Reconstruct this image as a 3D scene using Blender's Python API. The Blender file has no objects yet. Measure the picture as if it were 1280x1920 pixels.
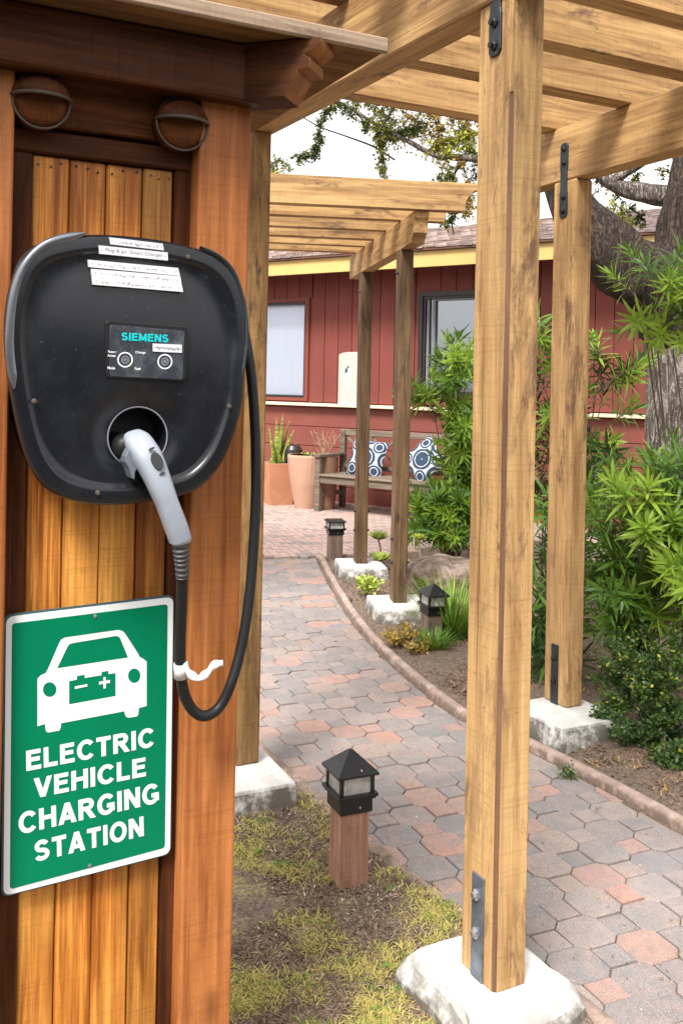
import bpy, bmesh, math, random
from mathutils import Vector, Matrix, noise as mn
random.seed(7)
R = math.radians
sc = bpy.context.scene
COL = sc.collection

# ---------------------------------------------------------------- camera, world, sun, exposure
F, CX, CY, CAMH, ROLL = 1780.0, 640.0, 715.0, 1.5, 0.020
cd = bpy.data.cameras.new('camera'); cam = bpy.data.objects.new('camera', cd); COL.objects.link(cam)
cd.sensor_fit = 'VERTICAL'; cd.sensor_height = 36.0; cd.lens = F / 1920 * 36
cd.shift_y = -(960 - CY) / 1920
cd.clip_start = 0.05; cd.clip_end = 2000
cam.location = (0, 0, CAMH)
cam.rotation_mode = 'XYZ'; cam.rotation_euler = (R(90), -ROLL, 0)
sc.camera = cam
SUN_EL, SUN_AZ = 53, 203          # azimuth clockwise from +Y: soft light from behind the viewpoint
w = bpy.data.worlds.new('World'); sc.world = w; w.use_nodes = True
wn = w.node_tree; wn.nodes.clear()
sky = wn.nodes.new('ShaderNodeTexSky'); sky.sky_type = 'NISHITA'; sky.sun_disc = False
sky.sun_elevation = R(SUN_EL); sky.sun_rotation = R(SUN_AZ); sky.dust_density = 4.0; sky.air_density = 1.0
hsv = wn.nodes.new('ShaderNodeHueSaturation'); hsv.inputs['Saturation'].default_value = 0.10
gam = wn.nodes.new('ShaderNodeGamma'); gam.inputs['Gamma'].default_value = 0.35   # an even cloud layer
mul = wn.nodes.new('ShaderNodeVectorMath'); mul.operation = 'MULTIPLY'; mul.inputs[1].default_value = (5.1, 5.0, 4.95)
bg = wn.nodes.new('ShaderNodeBackground'); bg.inputs['Strength'].default_value = 0.085
wo = wn.nodes.new('ShaderNodeOutputWorld')
for a, b in ((sky.outputs[0], hsv.inputs['Color']), (hsv.outputs[0], gam.inputs[0]), (gam.outputs[0], mul.inputs[0]), (mul.outputs[0], bg.inputs[0]), (bg.outputs[0], wo.inputs[0])):
    wn.links.new(a, b)
sd = bpy.data.lights.new('sun', 'SUN'); sd.energy = 3.0; sd.angle = R(18); sd.color = (1.0, 0.96, 0.90)
sun = bpy.data.objects.new('sun', sd); COL.objects.link(sun)
_az, _el = R(SUN_AZ), R(SUN_EL)
sdir = Vector((math.sin(_az) * math.cos(_el), math.cos(_az) * math.cos(_el), math.sin(_el)))
sun.rotation_euler = (-sdir).to_track_quat('-Z', 'Y').to_euler(); sun.location = (-5, 0, 12)
sc.view_settings.view_transform = 'Standard'; sc.view_settings.look = 'None'
sc.view_settings.gamma = 1.0; sc.view_settings.exposure = 1.12; sc.view_settings.use_curve_mapping = False
sc.render.engine = 'CYCLES'
sc.cycles.max_bounces = 8; sc.cycles.diffuse_bounces = 2; sc.cycles.transparent_max_bounces = 16

# ---------------------------------------------------------------- measuring helpers
COSR, SINR = math.cos(ROLL), math.sin(ROLL)
def ray(px, py):
    X = (px - CX) / F; Y = -(py - CY) / F
    return Vector((X * COSR - Y * SINR, 1.0, X * SINR + Y * COSR))
def at(px, py, y):                       # world point seen at a pixel of the photo, at distance y
    return ray(px, py) * y + Vector((0, 0, CAMH))
def ground(px, py, h=0.0):               # world point at height h seen at a pixel
    d = ray(px, py); return d * ((h - CAMH) / d.z) + Vector((0, 0, CAMH))
def toloc(p, phi): return Matrix.Rotation(-phi, 3, 'Z') @ Vector(p)
def onB(px, py, b, phi):                 # point (a, b, z) on the plane b=const of a frame turned by phi
    d = toloc(ray(px, py), phi); p = d * (b / d.y); p.z += CAMH; return p
def onA(px, py, a, phi):
    d = toloc(ray(px, py), phi); p = d * (a / d.x); p.z += CAMH; return p
TH = R(26.8)       # near pergola and kiosk
FA = R(8.4)        # far pergola
HO = R(-34.4)      # house and bench
def rnd(a, b): return random.uniform(a, b)

# ---------------------------------------------------------------- materials
class NT:
    def __init__(s, name):
        s.m = bpy.data.materials.new(name); s.m.use_nodes = True; s.t = s.m.node_tree
        s.p = s.t.nodes['Principled BSDF']; s.out = s.t.nodes['Material Output']
    def n(s, typ, ins=None, **kw):
        nd = s.t.nodes.new('ShaderNode' + typ)
        for k, v in kw.items(): setattr(nd, k, v)
        for k, v in (ins or {}).items(): s.set(nd.inputs[k], v)
        return nd
    def set(s, sock, v):
        if isinstance(v, bpy.types.NodeSocket): s.t.links.new(v, sock)
        else: sock.default_value = (*v, 1.0) if (isinstance(v, tuple) and len(v) == 3 and sock.type == 'RGBA') else v
    def coord(s, kind='Object'): return s.n('TexCoord').outputs[kind]
    def rand(s): return s.n('ObjectInfo').outputs['Random']
    def math(s, op, a, b=0.5, c=None, clamp=False):
        nd = s.n('Math', operation=op, use_clamp=clamp); s.set(nd.inputs[0], a); s.set(nd.inputs[1], b)
        if c is not None: s.set(nd.inputs[2], c)
        return nd.outputs[0]
    def map(s, vec, scale=(1, 1, 1), loc=(0, 0, 0)):
        return s.n('Mapping', {'Vector': vec, 'Scale': scale, 'Location': loc}).outputs[0]
    def noise(s, vec, scale, detail=4, rough=0.55, dist=0.0, w=None):
        nd = s.n('TexNoise', noise_dimensions='4D' if w is not None else '3D')
        s.set(nd.inputs['Vector'], vec); nd.inputs['Scale'].default_value = scale
        nd.inputs['Detail'].default_value = detail; nd.inputs['Roughness'].default_value = rough
        nd.inputs['Distortion'].default_value = dist
        if w is not None: s.set(nd.inputs['W'], w)
        return nd.outputs[0]
    def ramp(s, f, stops, interp='LINEAR'):
        nd = s.n('ValToRGB'); nd.color_ramp.interpolation = interp; e = nd.color_ramp.elements
        while len(e) < len(stops): e.new(0.5)
        for i, (p, c) in enumerate(stops):
            e[i].position = p; e[i].color = (*c, 1) if isinstance(c, tuple) else (c, c, c, 1)
        s.set(nd.inputs[0], f); return nd.outputs[0]
    def mix(s, f, a, b, mode='MIX'):
        nd = s.n('Mix', data_type='RGBA', blend_type=mode, clamp_factor=True)
        s.set(nd.inputs[0], f); s.set(nd.inputs[6], a); s.set(nd.inputs[7], b); return nd.outputs[2]
    def bump(s, h, strength=0.3, dist=0.01, nrm=None):
        nd = s.n('Bump', {'Height': h}); nd.inputs['Strength'].default_value = strength; nd.inputs['Distance'].default_value = dist
        if nrm is not None: s.set(nd.inputs['Normal'], nrm)
        return nd.outputs[0]
    def fin(s, col=None, rough=0.6, nrm=None, metal=0.0, spec=None):
        if col is not None: s.set(s.p.inputs['Base Color'], col)
        s.set(s.p.inputs['Roughness'], rough); s.set(s.p.inputs['Metallic'], metal)
        if nrm is not None: s.set(s.p.inputs['Normal'], nrm)
        if spec is not None: s.p.inputs['Specular IOR Level'].default_value = spec
        return s.m

def wood(name, axis, light, dark, stain, stain_amt=0.3, rough=0.6, knots=True, fine=0.35, var=0.25, blotch=3.5, spec=0.30):
    t = NT(name); co = t.coord(); rd = t.rand(); W = t.math('MULTIPLY', rd, 37.0)
    k = {'x': 0, 'y': 1, 'z': 2}[axis]
    def sc_(a, l): v = [a, a, a]; v[k] = l; return tuple(v)
    broad = t.noise(t.map(co, sc_(22, 1.1)), 1.0, 6, 0.68, 1.6, W)
    mid = t.noise(t.map(co, sc_(70, 2.2)), 1.0, 5, 0.65, 0.6, W)
    hair = t.noise(t.map(co, sc_(260, 6)), 1.0, 3, 0.7, 0.2, W)
    st = t.noise(t.map(co, sc_(1.0, 0.45)), blotch, 6, 0.62, 0.5, W)
    col = t.mix(t.ramp(broad, [(0.38, 0.0), (0.60, 1.0)]), dark, light)
    col = t.mix(t.math('MULTIPLY', t.ramp(mid, [(0.38, 1.0), (0.60, 0.0)]), fine), col, tuple(0.45 * c for c in dark))
    col = t.mix(t.math('MULTIPLY', t.ramp(hair, [(0.35, 1.0), (0.62, 0.0)]), fine * 0.6), col, tuple(0.35 * c for c in dark))
    if knots:
        vo = t.n('TexVoronoi', {'Vector': t.map(co, sc_(3.0, 1.35)), 'Scale': 1.6, 'W': W, 'Randomness': 1.0}, voronoi_dimensions='4D')
        kn = t.ramp(vo.outputs['Distance'], [(0.045, 1.0), (0.11, 0.0)])
        col = t.mix(t.math('MULTIPLY', kn, 0.75), col, tuple(0.30 * c for c in dark))
    col = t.mix(t.math('MULTIPLY', t.ramp(t.noise(t.map(co, sc_(2.2, 0.6)), blotch, 8, 0.78, 0.5, W), [(0.54, 0.0), (0.62, 1.0)]), stain_amt), col, stain)
    st2 = t.noise(t.map(co, sc_(4.0, 0.9)), blotch * 1.9, 9, 0.80, 0.8, t.math('ADD', W, 5.0))
    col = t.mix(t.math('MULTIPLY', t.ramp(st2, [(0.57, 0.0), (0.65, 1.0)]), stain_amt * 0.9), col, stain)
    pale = t.noise(t.map(co, sc_(2.0, 0.35)), blotch * 1.3, 4, 0.6, 0.3, t.math('ADD', W, 11.0))
    col = t.mix(t.math('MULTIPLY', t.ramp(pale, [(0.50, 0.0), (0.68, 1.0)]), 0.35), col, tuple(min(1.0, 1.35 * c + 0.03) for c in light))
    chk = t.noise(t.map(co, sc_(150, 0.55)), 1.0, 2, 0.5, 0.3, t.math('ADD', W, 3.0))
    col = t.mix(t.math('MULTIPLY', t.ramp(chk, [(0.70, 0.0), (0.735, 1.0)]), 0.65), col, tuple(0.22 * c for c in dark))
    saw = t.noise(t.map(co, sc_(5, 190)), 1.0, 3, 0.6, 0.4, t.math('ADD', W, 8.0))
    col = t.mix(t.math('MULTIPLY', t.ramp(saw, [(0.52, 0.0), (0.66, 1.0)]), 0.22), col, tuple(0.5 * c for c in dark))
    speck = t.noise(co, 95, 3, 0.6, 0, W)
    col = t.mix(t.math('MULTIPLY', t.ramp(speck, [(0.64, 0.0), (0.72, 1.0)]), 0.5 * stain_amt + 0.1), col, tuple(0.5 * c for c in stain))
    br = t.math('ADD', t.math('MULTIPLY', rd, var * 2), 1.0 - var)
    col = t.mix(1.0, col, t.n('CombineColor', {0: br, 1: br, 2: br}).outputs[0], 'MULTIPLY')
    nrm = t.bump(t.math('ADD', t.math('MULTIPLY', mid, 1.0), t.math('MULTIPLY', hair, 0.6)), 0.35, 0.002)
    return t.fin(col, t.ramp(mid, [(0.3, rough - 0.08), (0.7, rough + 0.12)]), nrm, spec=spec)

def m_rock():
    t = NT('boulder_stone'); co = t.coord(); n = t.noise(co, 5, 8, 0.7, 0.8); f = t.noise(co, 40, 6, 0.75)
    col = t.ramp(n, [(0.36, (0.055, 0.035, 0.025)), (0.48, (0.20, 0.145, 0.11)), (0.62, (0.38, 0.29, 0.24))])
    col = t.mix(t.ramp(f, [(0.5, 0.0), (0.68, 0.6)]), col, (0.09, 0.065, 0.05))
    return t.fin(col, 0.95, t.bump(t.math('ADD', n, f), 1.0, 0.02))
M = {}
TAN = ((0.58, 0.37, 0.158), (0.31, 0.165, 0.064), (0.10, 0.05, 0.035))
for ax in 'xyz':
    M['tan_' + ax] = wood('tan_timber_' + ax, ax, *TAN, stain_amt=0.82, var=0.10, rough=0.62, fine=0.30)
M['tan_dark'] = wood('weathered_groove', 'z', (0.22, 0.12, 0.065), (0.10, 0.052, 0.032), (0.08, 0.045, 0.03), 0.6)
M['post_far'] = wood('weathered_timber', 'z', (0.24, 0.145, 0.070), (0.085, 0.047, 0.024), (0.03, 0.02, 0.014), 0.8, var=0.1, fine=0.4)
M['post_mott'] = wood('mottled_timber', 'z', (0.34, 0.20, 0.075), (0.16, 0.085, 0.032), (0.04, 0.026, 0.015), 1.0, var=0.08, blotch=9)
M['cedar'] = wood('cedar_plank', 'z', (0.90, 0.375, 0.070), (0.48, 0.140, 0.020), (0.22, 0.06, 0.015), 0.30, rough=0.42, var=0.28, fine=0.95, knots=False)
M['redpost'] = wood('stained_post', 'z', (0.48, 0.175, 0.048), (0.29, 0.09, 0.024), (0.17, 0.045, 0.015), 0.45, rough=0.5, var=0.05, fine=0.35)
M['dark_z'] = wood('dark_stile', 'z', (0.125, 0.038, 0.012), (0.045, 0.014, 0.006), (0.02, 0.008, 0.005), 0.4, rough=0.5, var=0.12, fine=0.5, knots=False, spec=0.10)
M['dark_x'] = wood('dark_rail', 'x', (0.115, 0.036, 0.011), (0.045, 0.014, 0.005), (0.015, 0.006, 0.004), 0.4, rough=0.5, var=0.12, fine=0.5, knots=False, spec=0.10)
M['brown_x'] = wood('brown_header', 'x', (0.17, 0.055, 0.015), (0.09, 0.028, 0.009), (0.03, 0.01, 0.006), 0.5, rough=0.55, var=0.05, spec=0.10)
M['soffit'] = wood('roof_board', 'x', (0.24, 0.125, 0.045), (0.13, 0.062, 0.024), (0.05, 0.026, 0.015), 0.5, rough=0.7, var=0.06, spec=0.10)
M['arm_shaded'] = wood('bracket_shaded_side', 'x', (0.12, 0.042, 0.013), (0.055, 0.018, 0.007), (0.02, 0.008, 0.005), 0.5, var=0.05, spec=0.10)  # roof shade on the bracket arms, painted in as darker wood
M['roof_edge'] = wood('weathered_edge', 'x', (0.50, 0.38, 0.27), (0.32, 0.22, 0.15), (0.13, 0.09, 0.065), 0.7, rough=0.9, var=0.06)
M['arm_lit_x'] = wood('bracket_lit_end', 'x', (0.40, 0.17, 0.05), (0.24, 0.09, 0.03), (0.1, 0.035, 0.015), 0.6, var=0.05)  # arm ends: same timber painted brighter, as if catching the light
M['bench'] = wood('grey_teak', 'x', (0.24, 0.19, 0.145), (0.12, 0.09, 0.066), (0.09, 0.065, 0.045), 0.4, rough=0.8, var=0.15, knots=False)
M['lightpost'] = wood('lamp_post_timber', 'z', (0.46, 0.26, 0.185), (0.33, 0.165, 0.11), (0.14, 0.07, 0.035), 0.6, rough=0.85, var=0.1, knots=False, blotch=14)
M['lightpost2'] = wood('grey_post_timber', 'z', (0.26, 0.18, 0.14), (0.15, 0.10, 0.08), (0.08, 0.05, 0.035), 0.6, rough=0.85, var=0.1, knots=False, blotch=14)

def paint(name, col, rough=0.6, amt=0.15, scale=6, bumps=0.15, metal=0.0, stretch=None, var=0.0, spec=None):
    t = NT(name); co = t.coord(); rd = t.rand(); W = t.math('MULTIPLY', rd, 19.0)
    v = t.map(co, stretch) if stretch else co
    n = t.noise(v, scale, 6, 0.62, 0.4, W)
    f = t.ramp(n, [(0.35, 0.0), (0.7, 1.0)])
    c = t.mix(t.math('MULTIPLY', f, amt), col, tuple(0.35 * x for x in col))
    if var:
        br = t.math('ADD', t.math('MULTIPLY', rd, var * 2), 1.0 - var)
        c = t.mix(1.0, c, t.n('CombineColor', {0: br, 1: br, 2: br}).outputs[0], 'MULTIPLY')
    return t.fin(c, t.ramp(n, [(0.3, max(rough - 0.06, 0.02)), (0.7, rough + 0.08)]), t.bump(t.noise(v, scale * 12, 4, 0.6), bumps, 0.003) if bumps else None, metal, spec)
M['red_wall'] = paint('red_siding', (0.20, 0.044, 0.032), 0.7, 0.25, 3, 0.25, var=0.06, stretch=(1, 1, 0.3))
M['red_low'] = paint('red_lap_siding', (0.24, 0.064, 0.046), 0.7, 0.25, 3, 0.25, var=0.05)
M['red_trim'] = paint('red_window_trim', (0.20, 0.045, 0.028), 0.65, 0.2, 4, 0.2)
M['yellow'] = paint('yellow_fascia', (0.60, 0.43, 0.15), 0.6, 0.12, 3, 0.15)
M['cream'] = paint('cream_ledge', (0.74, 0.64, 0.46), 0.6, 0.15, 5, 0.15)
M['eave'] = paint('eave_board', (0.12, 0.05, 0.035), 0.8, 0.3, 4, 0.2)
M['frame_dark'] = paint('dark_window_frame', (0.025, 0.018, 0.016), 0.4, 0.2, 8, 0)
M['frame_grey'] = paint('grey_sash', (0.20, 0.21, 0.24), 0.45, 0.2, 8, 0)
M['terra'] = paint('terracotta', (0.48, 0.22, 0.12), 0.8, 0.35, 5, 0.4)
M['terra_pale'] = paint('pale_terracotta', (0.52, 0.31, 0.22), 0.8, 0.30, 4, 0.4)
M['terra_brown'] = paint('brown_clay', (0.22, 0.11, 0.065), 0.8, 0.3, 6, 0.4)
M['black_metal'] = paint('black_painted_metal', (0.010, 0.010, 0.012), 0.30, 0.4, 30, 0.25, spec=0.45)
M['bracket'] = paint('dark_steel_strap', (0.045, 0.055, 0.065), 0.45, 0.6, 22, 0.35, metal=0.6)
M['galv'] = paint('galvanised_strap', (0.22, 0.26, 0.32), 0.40, 1.0, 18, 0.5, metal=0.6)
M['steel'] = paint('bolt_steel', (0.55, 0.57, 0.6), 0.35, 0.3, 40, 0, metal=0.9)
M['boltdark'] = paint('dark_bolt', (0.03, 0.032, 0.035), 0.4, 0.3, 40, 0, metal=0.6)
M['rock'] = m_rock()
M['kerb'] = None
M['pewter'] = paint('grey_fixture', (0.11, 0.085, 0.065), 0.6, 0.4, 20, 0.1, metal=0.3)
M['tag'] = paint('white_tie', (0.62, 0.62, 0.63), 0.5, 0.1, 20, 0)
M['rubber'] = paint('black_rubber', (0.012, 0.012, 0.013), 0.42, 0.3, 30, 0.1, spec=0.3)
M['handle'] = paint('grey_plastic', (0.30, 0.335, 0.39), 0.38, 0.22, 14, 0.06)
M['handle_dark'] = paint('dark_grey_plastic', (0.15, 0.17, 0.21), 0.4, 0.22, 14, 0.06)  # darker grey plastic of the guard
M['black_dull'] = paint('black_matt', (0.008, 0.008, 0.009), 0.6, 0.3, 20, 0)
M['white_print'] = paint('white_print', (0.85, 0.85, 0.85), 0.4, 0.05, 10, 0)
M['teal_print'] = paint('teal_print', (0.0, 0.50, 0.55), 0.4, 0.05, 10, 0)
M['grey_print'] = paint('grey_print', (0.30, 0.30, 0.32), 0.6, 0.2, 10, 0)
M['label'] = paint('label_tape', (0.66, 0.66, 0.69), 0.5, 0.1, 30, 0)
M['sign_white'] = paint('sign_white', (0.76, 0.80, 0.80), 0.35, 0.06, 9, 0)
M['sign_green'] = paint('sign_green', (0.0, 0.185, 0.088), 0.32, 0.25, 7, 0.02, spec=0.15)
M['sign_edge'] = paint('sign_edge', (0.05, 0.10, 0.12), 0.5, 0.4, 20, 0)
M['navy'] = paint('navy_pillow_back', (0.03, 0.05, 0.09), 0.9, 0.2, 8, 0.2)
M['chain'] = paint('trim_metal', (0.22, 0.235, 0.26), 0.25, 0.6, 9, 0.02, metal=0.75)
M['curtain'] = paint('pale_blind', (0.88, 0.93, 1.0), 0.7, 0.10, 5, 0, stretch=(9, 9, 0.3))
M['dark_room'] = paint('room_dark', (0.10, 0.11, 0.13), 0.8, 0.2, 2, 0)
M['soil'] = paint('potting_soil', (0.05, 0.035, 0.025), 0.95, 0.4, 30, 0.6)
M['stem'] = paint('branch', (0.16, 0.115, 0.08), 0.9, 0.4, 20, 0.5)
M['twig'] = paint('dry_twig', (0.42, 0.28, 0.17), 0.9, 0.3, 20, 0.3)
M['bowl'] = paint('dark_bowl', (0.03, 0.025, 0.025), 0.3, 0.3, 10, 0)

def m_gloss_black():
    t = NT('charger_black'); co = t.coord()
    n = t.noise(co, 9, 6, 0.65); s = t.noise(co, 140, 3, 0.6)
    col = t.mix(t.ramp(n, [(0.48, 0.0), (0.75, 0.22)]), (0.0065, 0.0075, 0.010), (0.04, 0.045, 0.055))
    col = t.mix(t.ramp(s, [(0.68, 0.0), (0.78, 0.35)]), col, (0.15, 0.16, 0.17))
    return t.fin(col, t.ramp(n, [(0.3, 0.20), (0.75, 0.34)]), t.bump(s, 0.04, 0.0004), spec=0.5)
M['charger'] = m_gloss_black()
def m_display():
    t = NT('display_glass'); n = t.noise(t.coord(), 30, 5, 0.7)
    return t.fin(t.mix(t.ramp(n, [(0.45, 0.0), (0.7, 0.6)]), (0.035, 0.04, 0.05), (0.13, 0.15, 0.17)), 0.18)
M['display'] = m_display()
def m_glass(name, tint, refl):
    t = NT(name)
    tr = t.n('BsdfTransparent', {'Color': tint}); gl = t.n('BsdfGlossy', {'Color': (0.95, 0.97, 1.0), 'Roughness': 0.03})
    lw = t.n('LayerWeight', {'Blend': 0.25})
    f = t.math('ADD', lw.outputs['Fresnel'], refl, clamp=True)
    mx = t.n('MixShader'); t.set(mx.inputs[0], f); t.t.links.new(tr.outputs[0], mx.inputs[1]); t.t.links.new(gl.outputs[0], mx.inputs[2])
    t.t.links.new(mx.outputs[0], t.out.inputs['Surface']); return t.m
M['glass'] = m_glass('window_glass', (0.97, 0.98, 1.0), -0.03)
M['glass_dark'] = m_glass('reflecting_glass', (0.60, 0.66, 0.72), 0.22)
def m_frost():
    t = NT('frosted_lamp_glass'); n = t.noise(t.coord(), 22, 5, 0.6)
    return t.fin(t.mix(t.ramp(n, [(0.4, 0.0), (0.65, 1.0)]), (0.55, 0.54, 0.52), (0.28, 0.28, 0.26)), 0.25, spec=0.6)
M['frost'] = m_frost()
def m_concrete(name, c1, c2, dirt, dirt_amt, flat=False):
    t = NT(name); co = t.coord('Object'); n = t.noise(co, 5, 7, 0.65, 0.3); s = t.noise(co, 90, 4, 0.7)
    col = t.mix(t.ramp(n, [(0.35, 0.0), (0.65, 1.0)]), c1, c2)
    g = t.n('NewGeometry'); nz = t.n('SeparateXYZ', {0: g.outputs['Normal']}).outputs[2]
    side = t.math('SUBTRACT', 1.0, nz, clamp=True)
    n2 = t.noise(co, 14, 6, 0.7)
    f = t.math('MULTIPLY', t.ramp(n2, [(0.38, 0.0), (0.55, 1.0)]), t.math('ADD', t.math('MULTIPLY', side, 0.9), 0.20), clamp=True)
    col = t.mix(t.math('MULTIPLY', f, dirt_amt), col, dirt)
    col = t.mix(t.ramp(s, [(0.60, 0.0), (0.70, 0.6)]), col, tuple(0.4 * x for x in c2))
    hz = t.n('SeparateXYZ', {0: t.n('NewGeometry').outputs['Position']}).outputs[2]
    splash = t.math('MULTIPLY', t.ramp(hz, [(0.0, 1.0), (0.075, 0.0)]), t.ramp(n2, [(0.35, 0.2), (0.6, 0.9)]))
    col = t.mix(splash, col, dirt)
    return t.fin(col, 0.85, t.bump(t.math('ADD', t.math('MULTIPLY', n2, 1.5), s), 0.5, 0.004))
M['white_conc'] = m_concrete('whitewashed_concrete', (0.74, 0.74, 0.72), (0.60, 0.59, 0.56), (0.13, 0.115, 0.09), 0.95)
M['kerb'] = m_concrete('pink_kerb_concrete', (0.54, 0.415, 0.36), (0.42, 0.30, 0.255), (0.17, 0.12, 0.09), 0.9)

def m_paver(name, island):
    t = NT(name); co = t.coord('Object')
    g = t.n('NewGeometry')
    rd = g.outputs['Random Per Island'] if island else t.rand()
    wv = t.n('NewGeometry').outputs['Position']
    W = t.math('MULTIPLY', rd, 23.0)
    base = t.ramp(rd, [(0.0, (0.25, 0.235, 0.235)), (0.20, (0.34, 0.29, 0.27)), (0.40, (0.215, 0.21, 0.22)), (0.58, (0.37, 0.285, 0.255)),
                       (0.72, (0.44, 0.265, 0.215)), (0.84, (0.28, 0.255, 0.245)), (0.93, (0.47, 0.25, 0.19))], 'CONSTANT')
    n = t.noise(wv, 9, 6, 0.68, 0.7, W)
    col = t.mix(t.ramp(n, [(0.44, 0.0), (0.62, 0.6)]), base, (0.41, 0.29, 0.25))
    n4 = t.noise(wv, 6, 5, 0.65, 0.7, t.math('ADD', W, 7.0))
    col = t.mix(t.ramp(n4, [(0.48, 0.0), (0.66, 0.6)]), col, (0.22, 0.215, 0.225))
    n1 = t.noise(wv, 30, 6, 0.72, 0.2, W)
    col = t.mix(t.ramp(n1, [(0.47, 0.0), (0.70, 0.6)]), col, (0.20, 0.175, 0.165))
    s = t.noise(wv, 330, 4, 0.8)
    col = t.mix(t.ramp(s, [(0.38, 0.65), (0.50, 0.0)]), col, (0.09, 0.08, 0.075))
    col = t.mix(t.ramp(s, [(0.54, 0.0), (0.66, 0.5)]), col, (0.72, 0.66, 0.62))
    big = t.noise(wv, 1.7, 5, 0.65)
    col = t.mix(t.ramp(big, [(0.46, 0.0), (0.70, 0.38)]), col, (0.20, 0.165, 0.14))
    sp = t.noise(wv, 46, 2, 0.5); col = t.mix(t.ramp(sp, [(0.76, 0.0), (0.79, 0.7)]), col, (0.78, 0.76, 0.74))
    return t.fin(col, 0.82, t.bump(t.math('ADD', s, t.math('MULTIPLY', n1, 2.0)), 0.7, 0.004))
M['paver'] = m_paver('paver_stone', False); M['paver_far'] = m_paver('paver_stone_far', True)
def m_brickpink():
    t = NT('patio_brick'); rd = t.n('NewGeometry').outputs['Random Per Island']; wv = t.n('NewGeometry').outputs['Position']
    col = t.ramp(rd, [(0.0, (0.42, 0.30, 0.265)), (0.3, (0.46, 0.32, 0.28)), (0.6, (0.31, 0.25, 0.235)), (0.8, (0.43, 0.32, 0.28))], 'CONSTANT')
    s = t.noise(wv, 120, 4, 0.7)
    col = t.mix(t.ramp(s, [(0.45, 0.0), (0.7, 0.4)]), col, (0.19, 0.15, 0.135))
    return t.fin(col, 0.85, t.bump(s, 0.3, 0.003))
M['brick'] = m_brickpink()
def m_dirt(name='bare_soil', grassy=False):
    t = NT(name); wv = t.n('NewGeometry').outputs['Position']
    n = t.noise(wv, 2.2, 7, 0.65, 0.4); f = t.noise(wv, 60, 6, 0.75); g = t.noise(wv, 9, 5, 0.6)
    col = t.mix(t.ramp(n, [(0.35, 0.0), (0.65, 1.0)]), (0.165, 0.115, 0.085), (0.085, 0.058, 0.042))
    col = t.mix(t.ramp(f, [(0.42, 0.0), (0.66, 0.75)]), col, (0.31, 0.235, 0.18))
    col = t.mix(t.ramp(f, [(0.28, 0.8), (0.44, 0.0)]), col, (0.045, 0.03, 0.022))
    if grassy:
        g2 = t.math('MULTIPLY', t.ramp(g, [(0.45, 0.0), (0.60, 1.0)]), t.ramp(t.noise(wv, 75, 5, 0.8), [(0.46, 0.0), (0.54, 0.8)]))
        col = t.mix(g2, col, (0.46, 0.38, 0.14))
        col = t.mix(t.ramp(t.noise(wv, 130, 4, 0.8), [(0.55, 0.0), (0.62, 0.7)]), col, (0.50, 0.42, 0.36))
        rs_ = t.noise(wv, 11, 4, 0.6, 0.3, 4.0); col = t.mix(t.ramp(rs_, [(0.60, 0.0), (0.72, 0.35)]), col, (0.40, 0.22, 0.07))
    return t.fin(col, 0.95, t.bump(t.math('ADD', f, t.math('MULTIPLY', g, 2.0)), 0.9, 0.012))
M['dirt'] = m_dirt(); M['lawn_soil'] = m_dirt('mossy_soil', True)
def m_leaf(name, c1, c2, trans=0.30, island=True, rough=0.42):
    t = NT(name); rd = t.n('NewGeometry').outputs['Random Per Island']; ro = t.rand()
    f = t.math('ADD', t.math('MULTIPLY', rd, 0.6), t.math('MULTIPLY', ro, 0.4))
    col = t.mix(f, c1, c2)
    df = t.n('BsdfPrincipled', {'Base Color': col, 'Roughness': rough})
    df.inputs['Specular IOR Level'].default_value = 0.45
    tr = t.n('BsdfTranslucent', {'Color': t.mix(0.35, col, (0.40, 0.50, 0.06))})
    mx = t.n('MixShader'); mx.inputs[0].default_value = trans
    t.t.links.new(df.outputs[0], mx.inputs[1]); t.t.links.new(tr.outputs[0], mx.inputs[2]); t.t.links.new(mx.outputs[0], t.out.inputs['Surface'])
    return t.m
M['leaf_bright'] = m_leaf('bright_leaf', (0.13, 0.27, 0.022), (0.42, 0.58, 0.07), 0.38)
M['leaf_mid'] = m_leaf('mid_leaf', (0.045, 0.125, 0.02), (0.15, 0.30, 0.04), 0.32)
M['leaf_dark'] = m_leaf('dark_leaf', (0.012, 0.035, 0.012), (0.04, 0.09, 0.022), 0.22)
M['leaf_shrub'] = m_leaf('shrub_leaf', (0.022, 0.065, 0.018), (0.13, 0.21, 0.055), 0.22)
M['leaf_yellow'] = m_leaf('yellow_leaf', (0.30, 0.34, 0.04), (0.58, 0.58, 0.08), 0.3)
M['leaf_rust'] = m_leaf('rust_leaf', (0.34, 0.18, 0.06), (0.52, 0.38, 0.09), 0.3)
M['leaf_olive'] = m_leaf('olive_leaf', (0.09, 0.11, 0.03), (0.28, 0.27, 0.07), 0.3)
M['succulent'] = m_leaf('succulent_leaf', (0.28, 0.40, 0.07), (0.60, 0.68, 0.16), 0.3)
M['blade'] = m_leaf('grass_blade', (0.34, 0.31, 0.06), (0.80, 0.68, 0.24), 0.3, rough=0.7)
M['blade_green'] = m_leaf('green_blade', (0.08, 0.20, 0.03), (0.24, 0.40, 0.06), 0.3, rough=0.6)
M['dry'] = m_leaf('dry_litter', (0.06, 0.035, 0.025), (0.50, 0.36, 0.24), 0.1, rough=0.9)
M['chip'] = m_leaf('mulch_chip', (0.035, 0.022, 0.016), (0.30, 0.19, 0.12), 0.0, rough=0.95)
def m_snake():
    t = NT('snake_plant_leaf'); co = t.coord()
    n = t.noise(t.map(co, (3, 3, 30)), 1.0, 4, 0.6, 1.0, t.math('MULTIPLY', t.rand(), 9.0))
    return t.fin(t.mix(t.ramp(n, [(0.42, 0.0), (0.58, 1.0)]), (0.10, 0.17, 0.03), (0.36, 0.38, 0.07)), 0.45)
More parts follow.
